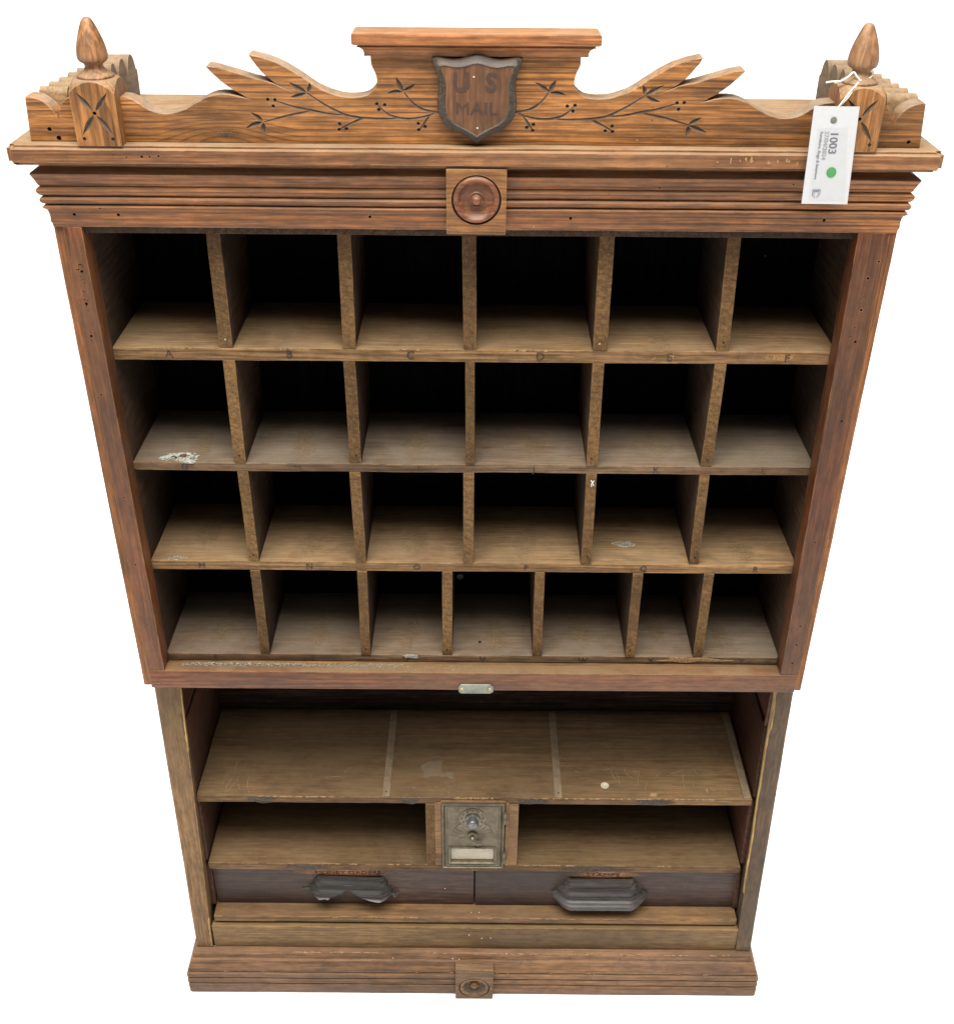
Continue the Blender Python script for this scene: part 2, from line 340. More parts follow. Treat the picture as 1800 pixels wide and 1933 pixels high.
def lathe(prof, c, n=40, axis='Z'):
    # prof: list of (radius, t) along axis
    bm = bmesh.new(); rings = []
    for rr, t in prof:
        L = []
        for i in range(n):
            a = 2 * math.pi * i / n; u, w = max(rr, 1e-5) * math.cos(a), max(rr, 1e-5) * math.sin(a)
            p = (c[0] + u, c[1] + w, c[2] + t) if axis == 'Z' else (c[0] + u, c[1] + t, c[2] + w)
            L.append(bm.verts.new(p))
        rings.append(L)
    for j in range(len(rings) - 1):
        for i in range(n): bm.faces.new((rings[j][i], rings[j][(i + 1) % n], rings[j + 1][(i + 1) % n], rings[j + 1][i]))
    bm.faces.new(rings[0]); bm.faces.new(rings[-1])
    return bm

def tube(bm, pts, r, n=8, taper=None):
    pts = [Vector(p) for p in pts]; rings = []
    for k, p in enumerate(pts):
        t = (pts[min(k + 1, len(pts) - 1)] - pts[max(k - 1, 0)]).normalized()
        up = Vector((0, 1, 0)) if abs(t.y) < .9 else Vector((1, 0, 0))
        a = t.cross(up).normalized(); b = t.cross(a).normalized()
        rr = r * (taper[k] if taper else 1)
        rings.append([bm.verts.new(p + (a * math.cos(2 * math.pi * i / n) + b * math.sin(2 * math.pi * i / n)) * rr) for i in range(n)])
    for j in range(len(rings) - 1):
        for i in range(n): bm.faces.new((rings[j][i], rings[j][(i + 1) % n], rings[j + 1][(i + 1) % n], rings[j + 1][i]))
    bm.faces.new(rings[0]); bm.faces.new(rings[-1])

def smooth_path(pts, n=6):
    pts = [Vector(p) for p in pts]; out = []
    for i in range(len(pts) - 1):
        p0 = pts[max(i - 1, 0)]; p1 = pts[i]; p2 = pts[i + 1]; p3 = pts[min(i + 2, len(pts) - 1)]
        for k in range(n):
            t = k / n
            out.append(.5 * ((2 * p1) + (-p0 + p2) * t + (2 * p0 - 5 * p1 + 4 * p2 - p3) * t * t + (-p0 + 3 * p1 - 3 * p2 + p3) * t ** 3))
    out.append(pts[-1]); return out

def carve(o, cut_bm, mat='groove'):
    # cut real recesses into object o; recess walls take the second material
    me = bpy.data.meshes.new('cut'); bmesh.ops.recalc_face_normals(cut_bm, faces=cut_bm.faces); cut_bm.to_mesh(me); cut_bm.free()
    me.materials.append(M[mat])
    c = bpy.data.objects.new('cut', me); COL.objects.link(c)
    o.data.materials.append(M[mat])
    md = o.modifiers.new('b', 'BOOLEAN'); md.operation = 'DIFFERENCE'; md.object = c; md.solver = 'EXACT'; md.use_self = True
    try: md.material_mode = 'TRANSFER'
    except Exception: pass
    bpy.context.view_layer.update()
    dg = bpy.context.evaluated_depsgraph_get()
    nm = bpy.data.meshes.new_from_object(o.evaluated_get(dg), preserve_all_data_layers=True, depsgraph=dg)
    if len(nm.polygons) > 10:
        old = o.data; o.modifiers.clear(); o.data = nm; bpy.data.meshes.remove(old)
    else:
        o.modifiers.clear(); print('CARVE FAILED', o.name)
    bpy.data.objects.remove(c); bpy.data.meshes.remove(me)
    for p in o.data.polygons: p.use_smooth = True
    try: o.data.set_sharp_from_angle(angle=R(35))
    except Exception: pass

def sweep_moulding(prof, W, yb, seg=60, amp=.00035, W2=None):
    # prof: closed list of (offset outwards, z, inner?) ; path round three sides with mitred corners
    W2 = W if W2 is None else W2
    bm = bmesh.new(); SEED[0] += 1
    cols = []
    def path(o):
        P = [(-W - o, yb), (-W - o, (yb - o) * .5)]
        P += [(-W - o + (W + W2 + 2 * o) * i / seg, -o) for i in range(seg + 1)]
        P += [(W2 + o, (yb - o) * .5), (W2 + o, yb)]
        return P
    for o, z in prof: cols.append([bm.verts.new((x, y, z)) for x, y in path(o)])
    n = len(cols); m = len(cols[0])
    for i in range(n):
        a, b = cols[i], cols[(i + 1) % n]
        for j in range(m - 1): bm.faces.new((a[j], a[j + 1], b[j + 1], b[j]))
    bm.faces.new([c[0] for c in cols]); bm.faces.new([c[-1] for c in reversed(cols)])
    wobble(bm, amp, 12, SEED[0])
    return bm

def text_bm(bm, s, x, y, z, size, rot=None, depth=.0002, align='CENTER', bold=0, sx=1.0, face='front'):
    cu = bpy.data.curves.new('t', 'FONT'); cu.body = s; cu.size = size; cu.extrude = depth; cu.align_x = align; cu.align_y = 'CENTER'
    cu.offset = bold; cu.resolution_u = 3
    o = bpy.data.objects.new('t', cu); COL.objects.link(o)
    bpy.context.view_layer.update()
    dg = bpy.context.evaluated_depsgraph_get()
    me = bpy.data.meshes.new_from_object(o.evaluated_get(dg), depsgraph=dg)
    mat = Matrix.Translation((x, y, z)) @ (rot or Matrix.Rotation(R(90), 4, 'X')) @ Matrix.Diagonal((sx, 1, 1, 1))
    me.transform(mat); bm.from_mesh(me)
    bpy.data.objects.remove(o); bpy.data.curves.remove(cu); bpy.data.meshes.remove(me)

def blob(bm, x, y, z, rx, ry, n=20, irr=.35, seed=0, th=.0003, plane='Z'):
    # irregular thin patch lying on a horizontal (Z) or front (Y) surface
    top = []; bot = []
    for i in range(n):
        a = 2 * math.pi * i / n
        k = 1 + irr * mnoise.noise(Vector((math.cos(a) * 1.4 + seed, math.sin(a) * 1.4 + seed * 2, seed))) * 2
        u, w = rx * k * math.cos(a), ry * k * math.sin(a)
        if plane == 'Z': top.append(bm.verts.new((x + u, y + w, z + th))); bot.append(bm.verts.new((x + u * 1.02, y + w * 1.02, z - th)))
        else: top.append(bm.verts.new((x + u, y - th, z + w))); bot.append(bm.verts.new((x + u * 1.02, y + th, z + w * 1.02)))
    bm.faces.new(top)
    for i in range(n): bm.faces.new((top[i], bot[i], bot[(i + 1) % n], top[(i + 1) % n]))

def crumbs(bm, x0, x1, y0, y1, z, n, s, flat=.5):
    for _ in range(n):
        r = bmesh.ops.create_icosphere(bm, subdivisions=1, radius=s * random.uniform(.5, 1.3))
        c = Vector((random.uniform(x0, x1), random.uniform(y0, y1), z)); k = random.uniform(.7, 1.6)
        for v in r['verts']: v.co = Vector((v.co.x * k, v.co.y, v.co.z * flat)) + c

# ------------------------------------------------------------------ setting
bm = bmesh.new()
for p in ((-40, -20), (40, -20), (40, 60), (-40, 60)): bm.verts.new((p[0], p[1], .02))
bm.faces.new(bm.verts[:])
ground = link('ground', bm, 'floor', kind='structure', center=False)

# ------------------------------------------------------------------ cabinet
CAB = bpy.data.objects.new('mail_sorting_cabinet', None); COL.objects.link(CAB)
CAB.location = (0, .1, .02); CAB.empty_display_size = .1
CAB['label'] = 'antique pine post office sorting cabinet with rows of open pigeonholes, carved crest and two drawers'
CAB['category'] = 'cabinet'

# top slab
SL = slab_bm(box8(-.4475, .4470, -.0215, .204, 1.3110, 1.3296), 0, .0004, .02)
bm = bmesh.new(); hexa(bm, box8(-.4475, .4470, -.0215, .204, 1.3110, 1.3296))
ve = [e for e in bm.edges if abs((e.verts[0].co - e.verts[1].co).z) > .01]
bmesh.ops.bevel(bm, geom=ve, offset=.005, segments=4, affect='EDGES')
he = [e for e in bm.edges if abs((e.verts[0].co - e.verts[1].co).z) < 1e-6 and e.calc_face_angle(0) > 1.0]
bmesh.ops.bevel(bm, geom=he, offset=.0032, segments=3, affect='EDGES')
for i in range(1, 60):
    bmesh.ops.bisect_plane(bm, geom=bm.verts[:] + bm.edges[:] + bm.faces[:], plane_co=(-.4475 + .8945 * i / 60, 0, 0), plane_no=(1, 0, 0), dist=1e-6)
wobble(bm, .0004, 12, 3); SL.free()
slab = link('top_slab', bm, 'slab', CAB, smooth=50)
cb = bmesh.new()
for x, z, w in ((-.345, 1.3225, .0012), (-.318, 1.3205, .0022), (-.3105, 1.3206, .0016), (-.302, 1.3212, .002), (-.3325, 1.3200, .0012)):
    cyl(cb, (x, -.0235, z), w * .6, .0035, 7)
carve(slab, cb, 'hole')
bm = bmesh.new()
for x in (.232, .243, .255, .258, .262, .276, .290, .299, .306, .318): blob(bm, x + random.uniform(-.003, .003), -.0217, 1.3205 + random.uniform(-.001, .0015), random.uniform(.0008, .0022), random.uniform(.0012, .0032), 10, .8, x * 50, .00025, 'Y')
link('worn_scrape', bm, 'chipm', slab, kind='stuff')

# crest board
L = [(-.4275, 1.3296), (-.4262, 1.3500), (-.4250, 1.3707), (-.421, 1.3714), (-.4150, 1.3699), (-.4091, 1.3670), (-.4045, 1.3630), (-.4007, 1.3584), (-.3971, 1.3505), (-.3950, 1.3580), (-.3925, 1.3630), (-.3885, 1.3680), (-.3835, 1.3710), (-.3790, 1.3728), (-.3754, 1.3735),
     (-.3349, 1.3714), (-.3295, 1.3710), (-.3238, 1.3691), (-.3190, 1.3662), (-.3147, 1.3632), (-.3100, 1.3602), (-.3054, 1.3583), (-.2998, 1.3570), (-.2940, 1.3566), (-.2880, 1.3571), (-.2818, 1.3585), (-.2755, 1.3606), (-.2696, 1.3633), (-.2635, 1.3667), (-.2573, 1.3700), (-.2520, 1.3724), (-.2468, 1.3740), (-.2400, 1.3748), (-.2332, 1.3746), (-.2249, 1.3732), (-.2151, 1.3710),
     (-.2200, 1.3740), (-.2266, 1.3777), (-.2325, 1.3815), (-.2384, 1.3860), (-.2450, 1.3922), (-.2513, 1.3990), (-.2505, 1.3998), (-.2470, 1.3994), (-.2405, 1.3980), (-.2262, 1.3940), (-.2180, 1.3917), (-.2104, 1.3893), (-.2030, 1.3877), (-.1972, 1.3866), (-.1900, 1.3848), (-.1813, 1.3812),
     (-.1885, 1.3850), (-.1954, 1.3905), (-.2000, 1.3950), (-.2043, 1.4007), (-.2080, 1.4055), (-.2106, 1.4100), (-.2090, 1.4103), (-.2051, 1.4090), (-.1985, 1.4076), (-.1921, 1.4057), (-.1858, 1.4035), (-.1797, 1.4007), (-.1715, 1.3960), (-.1635, 1.3910), (-.1570, 1.3865), (-.1509, 1.3824), (-.1440, 1.3790), (-.1374, 1.3764), (-.1320, 1.3747), (-.1267, 1.3735), (-.1210, 1.3729), (-.1152, 1.3729), (-.1085, 1.3734), (-.1027, 1.3748), (-.0988, 1.3770), (-.0960, 1.3800), (-.0938, 1.3830), (-.0928, 1.3861), (-.0926, 1.3895), (-.0934, 1.3930), (-.0948, 1.3965), (-.0966, 1.4000), (-.0976, 1.4030), (-.0979, 1.4128)]
out = [(x, z) for x, z in L]
Rm = [(-x - .001 + random.uniform(-.0003, .0003), z + random.uniform(-.0002, .0002)) for x, z in reversed(L)]
outline = out + Rm
crest = link('crest_board', prism_xz(outline, -.004, .0165, .0006), 'crest', CAB)
def spindle(bm, a, b, w, d, y=-.0045, bend=0):
    # V-cut leaf: widest in the middle, sinking d below the face
    a = Vector((a[0], 0, a[1])); b = Vector((b[0], 0, b[1])); t = b - a; nrm = Vector((-t.z, 0, t.x)).normalized(); N = 9
    prev = []
    for i in range(N + 1):
        s = i / N; k = math.sin(math.pi * (s ** .8)) * .97 + .03 if 0 < s < 1 else .03
        c = a + t * s + nrm * bend * math.sin(math.pi * s)
        prev.append([bm.verts.new((c.x + nrm.x * w * k, y, c.z + nrm.z * w * k)), bm.verts.new((c.x - nrm.x * w * k, y, c.z - nrm.z * w * k)), bm.verts.new((c.x, -.004 + d * (.25 + .75 * k), c.z))])
    for i in range(N):
        p, q = prev[i], prev[i + 1]
        for u, v in ((0, 1), (1, 2), (2, 0)): bm.faces.new((p[u], p[v], q[v], q[u]))
    bm.faces.new(prev[0]); bm.faces.new(prev[-1])
cut = bmesh.new()
vines = [[(-.030, 1.3600), (-.0400, 1.3606), (-.0516, 1.3632), (-.0615, 1.3698), (-.0682, 1.3785)],
         [(-.0380, 1.3603), (-.0440, 1.3577), (-.0543, 1.3550), (-.0640, 1.3540), (-.0735, 1.3547), (-.0819, 1.3572), (-.0880, 1.3612), (-.0925, 1.3658)],
         [(-.0700, 1.3544), (-.0845, 1.3538), (-.1046, 1.3543), (-.1222, 1.3565), (-.1330, 1.3610), (-.1460, 1.3680), (-.1590, 1.3765)],
         [(-.1230, 1.3567), (-.1400, 1.3580), (-.1545, 1.3607), (-.1718, 1.3640), (-.1889, 1.3692)],
         [(-.1560, 1.3606), (-.1680, 1.3582), (-.1800, 1.3557), (-.2022, 1.3498)],
         [(-.1050, 1.3545), (-.1120, 1.3525), (-.1200, 1.3488), (-.1300, 1.3437)],
         [(-.0440, 1.3575), (-.0475, 1.3530), (-.0510, 1.3478), (-.0540, 1.3440)]]
leaves = [((-.0682, 1.3785), (-.0745, 1.3905), .0022), ((-.0690, 1.3788), (-.0555, 1.3868), .0018), ((-.0690, 1.3782), (-.0850, 1.3757), .0017),
          ((-.1590, 1.3765), (-.1760, 1.3850), .0024), ((-.1580, 1.3770), (-.1555, 1.3860), .0020), ((-.1598, 1.3762), (-.1740, 1.3715), .0019),
          ((-.2022, 1.3498), (-.2135, 1.3575), .0021), ((-.2030, 1.3495), (-.2205, 1.3425), .0021), ((-.2025, 1.3490), (-.2010, 1.3378), .0023)]
dots = [(-.0935, 1.3668), (-.0862, 1.3660), (-.0918, 1.3616), (-.1895, 1.3697), (-.1962, 1.3700), (-.1915, 1.3640), (-.1305, 1.3428), (-.1298, 1.3480), (-.1235, 1.3435), (-.0545, 1.3432), (-.0548, 1.3490), (-.0485, 1.3462)]
def engrave(sgn):
    for pth in vines:
        p = smooth_path([(sgn * x + (.0005 if sgn > 0 else 0), -.0041, z + (-.0004 if sgn > 0 else 0)) for x, z in pth], 5)
        n = len(p); tube(cut, p, .00125, 5, [.55 + .6 * math.sin(math.pi * i / (n - 1)) for i in range(n)])
    for a, b, w in leaves: spindle(cut, (sgn * a[0], a[1]), (sgn * b[0] + random.uniform(-.001, .001), b[1] + random.uniform(-.001, .001)), w * 1.35, .0026, bend=random.uniform(-.0012, .0012))
    for x, z in dots: cyl(cut, (sgn * x, -.0046, z), .0021, .0034, 12, 'Y', .0009)
engrave(1); engrave(-1)
for x, z, r in ((-.4075, 1.3412, .0022), (-.4000, 1.3330, .0025), (.4150, 1.3352, .0020)): cyl(cut, (x, -.0046, z), r, .006, 8)
carve(crest, cut, 'carve')
bm = bmesh.new(); blob(bm, -.236, -.0041, 1.3395, .016, .0060, 24, .4, 3, .0001, 'Y')
link('knot', bm, 'knotm', crest)

# cap moulding on the crest
capx = .114
prof = [(-.0010, 1.4108), (-.0008, 1.4140), (.0004, 1.4168), (.0030, 1.4188), (.0052, 1.4194), (.0040, 1.4200), (.0042, 1.4208), (.0075, 1.4216), (.0090, 1.4222), (.0095, 1.4240), (.0095, 1.4300), (.0085, 1.4318), (.0060, 1.4325), (-.0205, 1.4325), (-.0205, 1.4108)]
bm = sweep_moulding(prof, .1040, .0235, 30, .0003)
for v in bm.verts: v.co.y += -.0105
for v in bm.verts: v.co.y = min(v.co.y, .0105)
link('crest_cap', bm, 'mould', CAB, smooth=40)

# shield plaque
half = [(0, 1.4131), (.0055, 1.4122), (.0110, 1.4104), (.0165, 1.4090), (.0225, 1.4086), (.0290, 1.4094), (.0350, 1.4106), (.0385, 1.4106), (.0418, 1.4092), (.0405, 1.4045), (.0378, 1.3985), (.0362, 1.3925), (.0358, 1.3860), (.0362, 1.3790), (.0372, 1.3720), (.0370, 1.3645), (.0350, 1.3580), (.0318, 1.3525), (.0270, 1.3478), (.0215, 1.3446), (.0155, 1.3418), (.0095, 1.3388), (.0045, 1.3358), (0, 1.3330)]
sh = half + [(-x, z) for x, z in reversed(half[1:-1])]
bm = bmesh.new(); czs = 1.3755
levels = [(1.0, -.0042), (1.0, -.0115), (.975, -.0138), (.93, -.0145), (.86, -.0172), (.825, -.0178), (.80, -.0168)]
rings = [[bm.verts.new((x * k + .001, y, czs + (z - czs) * (k if k > .99 else k * 1.0))) for x, z in sh] for k, y in levels]
for j in range(len(rings) - 1):
    for i in range(len(sh)): bm.faces.new((rings[j][i], rings[j][(i + 1) % len(sh)], rings[j + 1][(i + 1) % len(sh)], rings[j + 1][i]))
fr = bm.faces.new(rings[-1]); bk = bm.faces.new(rings[0])
bmesh.ops.recalc_face_normals(bm, faces=bm.faces)
fr.material_index = 1
shield = link('shield_plaque', bm, 'shieldrim', CAB, mats=['shieldrim', 'shield'], smooth=30)
bm = bmesh.new()
text_bm(bm, 'U', -.0135, -.0170, 1.3885, .0235, bold=.0006); text_bm(bm, 'S', .0140, -.0170, 1.3885, .0235, bold=.0006)
link('lettering', bm, 'shieldink', shield); bm = bmesh.new()
text_bm(bm, 'MAIL', .0005, -.0170, 1.3655, .0160, bold=0, sx=1.15)
link('lettering', bm, 'shieldink', shield)
for x, z in ((-.0020, 1.3945), (.0015, 1.3485)):
    bm = bmesh.new(); cyl(bm, (x, -.0175, z), .0009, .001, 10); link('nail_head', bm, 'nailhi', shield)

# corner posts with turned finials
def corner_post(cx):
    h = .0212; y0 = -.020; cy = y0 + h
    bm = bmesh.new(); N = 12
    def sq(t, k):
        pts = []
        for s in range(4):
            for i in range(N):
                u = -1 + 2 * i / N
                x, y = [(u, -1), (1, u), (-u, 1), (-1, -u)][s]
                pts.append((x * h * k, y * h * k))
        return pts
    ztop = 1.3885
    def zt(x, y):
        r = math.hypot(x, y) / h
        return ztop - .0022 * max(0, r - .80) - .026 * max(0, r - .97) ** 1.2
    rows = []
    for z in (1.3298, 1.340, 1.350, 1.360): rows.append([bm.verts.new((cx + x, cy + y, z)) for x, y in sq(0, 1)])
    for k in (1.0, .93, .82, .65, .4): rows.append([bm.verts.new((cx + x, cy + y, zt(x, y))) for x, y in sq(0, k)])
    n = 4 * N
    for j in range(len(rows) - 1):
        for i in range(n): bm.faces.new((rows[j][i], rows[j][(i + 1) % n], rows[j + 1][(i + 1) % n], rows[j + 1][i]))
    bm.faces.new(rows[0]); bm.faces.new(rows[-1])
    wobble(bm, .0002, 20, cx * 10)
    post = link('corner_post', bm, 'post', CAB, smooth=25)
    c2 = bmesh.new(); zc = 1.3600; f = y0 - .004 + .004
    def sp(a, b, w):
        k = len(c2.verts); spindle(c2, a, b, w, .0026, y=-.0046)
        c2.verts.ensure_lookup_table()
        for v in c2.verts[k:]: v.co.y += (y0 + .004)
    for sx, sz in ((-1, 1), (1, 1), (-1, -1), (1, -1)): sp((cx + sx * .0015, zc + sz * .002), (cx + sx * .0145, zc + sz * (.0185 if sz > 0 else .0200)), .0031)
    cyl(c2, (cx, y0 - .0006, zc), .0018, .0045, 12)
    for sx in (-1, 1): cyl(c2, (cx + sx * .0135, y0 - .0006, 1.3365), .0018, .0022, 8)
    carve(post, c2, 'carve')
    fp = [(0, 1.3880), (.0168, 1.3880), (.0176, 1.3889), (.0176, 1.3903), (.0166, 1.3912), (.0158, 1.3914), (.0150, 1.3924), (.0120, 1.3938), (.0098, 1.3955), (.0088, 1.3975), (.0086, 1.3995), (.0092, 1.4008), (.0105, 1.4018), (.0128, 1.4032), (.0142, 1.4052), (.0146, 1.4080), (.0143, 1.4115), (.0134, 1.4165), (.0119, 1.4220), (.0098, 1.4280), (.0076, 1.4335), (.0056, 1.4378), (.0042, 1.4400), (.0026, 1.4412), (0, 1.4414)]
    fp = [(r * .97, (z - 1.388) * .985) for r, z in fp]
    f = lathe(fp, (cx, cy, 1.3878), 40); wobble(f, .0002, 30, cx)
    link('finial', f, 'finial', post, smooth=50)
    return post
corner_post(-.3565); corner_post(.3590)

# scalloped side crests running back along the top
def side_crest(x0, x1, xb0, xb1):
    pts = [(.0170, 1.3297)]
    y = .0170
    centres = [.0260, .0480, .0700, .0920, .1140, .1360, .1600, .1850]
    prof = []
    for k, c in enumerate(centres):
        hw = .0106 if k < 6 else .0125
        for i in range(0, 13):
            a = -1 + 2 * i / 12
            yy = c + a * hw
            if yy < .0172: continue
            prof.append((yy, 1.3742 - .0190 * abs(a) ** 2.4))
    pts += prof + [(.2000, 1.3560), (.2000, 1.3297)]
    bm = bmesh.new()
    def xx(y, a, b): return a + (b - a) * (y - .017) / .183
    A = [bm.verts.new((xx(y, x0, xb0), y, z)) for y, z in pts]; B = [bm.verts.new((xx(y, x1, xb1), y, z)) for y, z in pts]
    bm.faces.new(A); bm.faces.new(list(reversed(B)))
    for i in range(len(pts)): j = (i + 1) % len(pts); bm.faces.new((A[i], A[j], B[j], B[i]))
    es = [e for e in bm.edges if (e.verts[0] in A) == (e.verts[1] in A) and e.verts[0].co.z > 1.34 and e.verts[1].co.z > 1.34 and e.calc_face_angle(0) > 1.2]
    bmesh.ops.bevel(bm, geom=es, offset=.0028, segments=3, affect='EDGES')
    wobble(bm, .0004, 25, x0)
    return link('side_crest', bm, 'slabside', CAB, smooth=45)
side_crest(-.4200, -.3930, -.4020, -.3740); side_crest(.3950, .4250, .3770, .4080)

# cornice moulding (three sides, mitred)
prof = [(.0010, 1.3112), (.0012, 1.3050), (.0092, 1.3012), (.0100, 1.3000), (.0078, 1.2950), (.0056, 1.2890), (.0048, 1.2876), (.0030, 1.2868), (.0032, 1.2860), (.0070, 1.2850), (.0078, 1.2835), (.0074, 1.2812), (.0060, 1.2790), (.0046, 1.2778), (.0022, 1.2772), (.0024, 1.2765), (.0056, 1.2757), (.0066, 1.2742), (.0063, 1.2720), (.0050, 1.2700), (.0034, 1.2690), (.0010, 1.2684), (.0012, 1.2678), (.0046, 1.2670), (.0052, 1.2660), (.0050, 1.2648), (.0036, 1.2638), (.0022, 1.2625), (.0014, 1.2600), (.0010, 1.2560), (.0012, 1.2500), (.0004, 1.2485), (.0000, 1.2447), (-.0100, 1.2447), (-.0100, 1.3112)]
bm = sweep_moulding(prof, .4235, .2, 90, .0004)
corn = link('cornice_moulding', bm, 'mould', CAB, smooth=35)
cut = bmesh.new()
for x in (-.4000, -.3560, -.1050, .0950, .3480): cyl(cut, (x, -.006, 1.2575), .0016, .010, 8)
for x, z in ((-.3720, 1.2650), (.0250, 1.2930), (.3100, 1.2950), (.18, 1.2900)): cyl(cut, (x, -.012, z), .0009, .010, 8)
carve(corn, cut, 'hole')

# rosette blocks
def rosette(cx, zc, w, z0, z1, y0, y1, r, mb, mr, chamfer=0, relief=1.0, boss=1.15):
    c8 = box8(cx - w, cx + w, y0, y1, z0, z1)
    if chamfer: c8[4] = (cx - w, y0 + chamfer, z1); c8[5] = (cx + w, y0 + chamfer, z1)
    b = link('rosette_block', slab_bm(c8, .0008, .0003, .01), mb, CAB, smooth=30)
    cut = bmesh.new(); cyl(cut, (cx, y0 - .002, zc), r * 1.10, .0145, 40); carve(b, cut, 'groove')
    s = r
    pr = [(0, .006), (1.04, .006), (1.03, .0005), (.99, -.0012), (.93, -.0020), (.86, -.0018), (.80, -.0006), (.70, .0014), (.58, .0026), (.45, .0030), (.36, .0028), (.34, .0016), (.30, .0012), (.28, .0020), (.23, .0020), (.215, -.0008), (.18, -.0026), (.11, -.0038), (.04, -.0042), (0, -.0042)]
    if relief > 1.5: pr = [(0, .0058), (1.04, .0058), (1.03, .0006), (1.0, -.0003), (.95, -.0006), (.86, -.0004), (.78, .0010), (.64, .0028), (.50, .0040), (.36, .0045), (.34, .0044), (.30, .0028), (.25, .0016), (.17, .0008), (.08, .0005), (0, .0005)]
    else: pr[0:2] = [(0, .009), (1.04, .009)]
    f = lathe([(a * s, y0 + t * (s / .021) * (relief if t > 0 else boss)) for a, t in pr], (cx, 0, zc), 56, 'Y')
    d = link('turned_disc', f, mr, b, smooth=60, mats=[mr, 'bowl_shade'])
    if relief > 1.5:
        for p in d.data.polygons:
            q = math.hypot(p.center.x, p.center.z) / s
            if .36 < q < .78: p.material_index = 1  # bowl faces coloured darker to paint in the hollow's own shade
    return b
rosette(.0010, 1.2812, .0292, 1.2470, 1.3108, -.0215, .002, .0222, 'crest', 'ros', relief=1.25)
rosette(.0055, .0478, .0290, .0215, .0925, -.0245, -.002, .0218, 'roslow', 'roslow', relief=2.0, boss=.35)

# upper carcass: side panels, back, stiles, rails
for s in (-1, 1):
    x0, x1 = (-.4250, -.3970) if s < 0 else (.3970, .4245)
    p = board('side_panel', x0, x1, .0030 if s < 0 else .0018, .2, .6375, 1.2560, 'edge', CAB, .0015, .0005)
    xi = (-.3972, -.3955) if s < 0 else (.3955, .3972)
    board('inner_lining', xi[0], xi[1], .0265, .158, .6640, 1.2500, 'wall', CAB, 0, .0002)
def stile(c8, holes):
    o = link('face_frame_stile', slab_bm(c8, .0010, .0004, .015), 'red', CAB, smooth=40)
    cut = bmesh.new()
    for x, z, r in holes: cyl(cut, (x, -.002, z), r, .008, 10)
    carve(o, cut, 'hole'); return o
hl = [(-.4035, 1.1979, .0016), (-.4049, 1.1627, .0016), (-.4063, 1.1263, .0016), (-.4075, 1.0570, .0012), (-.404, .925, .001), (-.405, .83, .001), (-.405, .77, .0011), (-.4045, .740, .0011)]
for k in range(26):
    z = random.choice((1.198, 1.163, 1.127)) + random.gauss(0, .010); hl.append((-.4045 + random.gauss(0, .0032), z, random.uniform(.0004, .0009)))
stile([(-.4140, -.0005, .6655), (-.3935, -.0005, .6655), (-.3935, .025, .6655), (-.4140, .025, .6655), (-.4145, -.0005, 1.2445), (-.3955, -.0005, 1.2445), (-.3955, .025, 1.2445), (-.4145, .025, 1.2445)], hl)
hr = [(.4035, 1.1971, .0015), (.4030, 1.1624, .0015), (.4035, 1.1265, .0016), (.4060, 1.0316, .0013), (.406, .745, .0015), (.406, .715, .0014), (.4055, .685, .0014), (.404, .87, .001), (.411, 1.215, .0012)]
for k in range(14): hr.append((.4015 + random.gauss(0, .0022), random.choice((1.175, 1.14)) + random.gauss(0, .012), random.uniform(.0004, .0008)))
stile([(.3935, -.0005, .6655), (.4150, -.0005, .6655), (.4150, .025, .6655), (.3935, .025, .6655), (.3850, -.0005, 1.2445), (.4165, -.0005, 1.2445), (.4165, .025, 1.2445), (.3850, .025, 1.2445)], hr)
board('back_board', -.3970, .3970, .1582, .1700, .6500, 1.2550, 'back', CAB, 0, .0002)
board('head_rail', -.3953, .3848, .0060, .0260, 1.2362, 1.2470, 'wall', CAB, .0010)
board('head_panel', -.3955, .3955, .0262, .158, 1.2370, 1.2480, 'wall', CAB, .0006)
bm = slab_bm(box8(-.4142, .4152, -.0010, .0155, .6365, .6650), .0012, .0004, .015)
rail = link('bottom_rail', bm, 'redx', CAB, smooth=40)
board('inner_rail', -.3953, .3953, .0158, .0280, .6450, .6612, 'ledge', CAB, .0008)
bm = bmesh.new(); random.seed(3)
crumbs(bm, -.375, -.09, .009, .0153, .6655, 620, .0009, .6); crumbs(bm, -.18, .0, .004, .0153, .6653, 160, .0007, .6); crumbs(bm, -.36, -.22, .011, .0153, .6662, 200, .0012, .8)
link('dust_heap', bm, 'lint', rail, kind='stuff')
cut = bmesh.new()
for x in (-.4010, .4020): cyl(cut, (x, -.003, .6440), .0009, .008, 8)
carve(rail, cut, 'hole')
# nickel plate
bm = prism_xz([(-.0180, .6350), (-.0150, .6320), (.0225, .6320), (.0270, .6350), (.0270, .6440), (.0225, .6475), (-.0150, .6475), (-.0180, .6440)], -.0030, -.0012, .0006)
plate = link('blank_metal_plate', bm, 'nickel', CAB)
for x in (-.0135, .0225):
    bm = lathe([(0, -.0036), (.0006, -.0042), (.0019, -.0038), (.0024, -.0030), (.0024, -.0026), (0, -.0026)], (x, 0, .6400), 20, 'Y')
    cyl(bm, (x, -.0046, .6400), .0005, .001, 8)
    link('screw', bm, 'brass', plate, smooth=40)

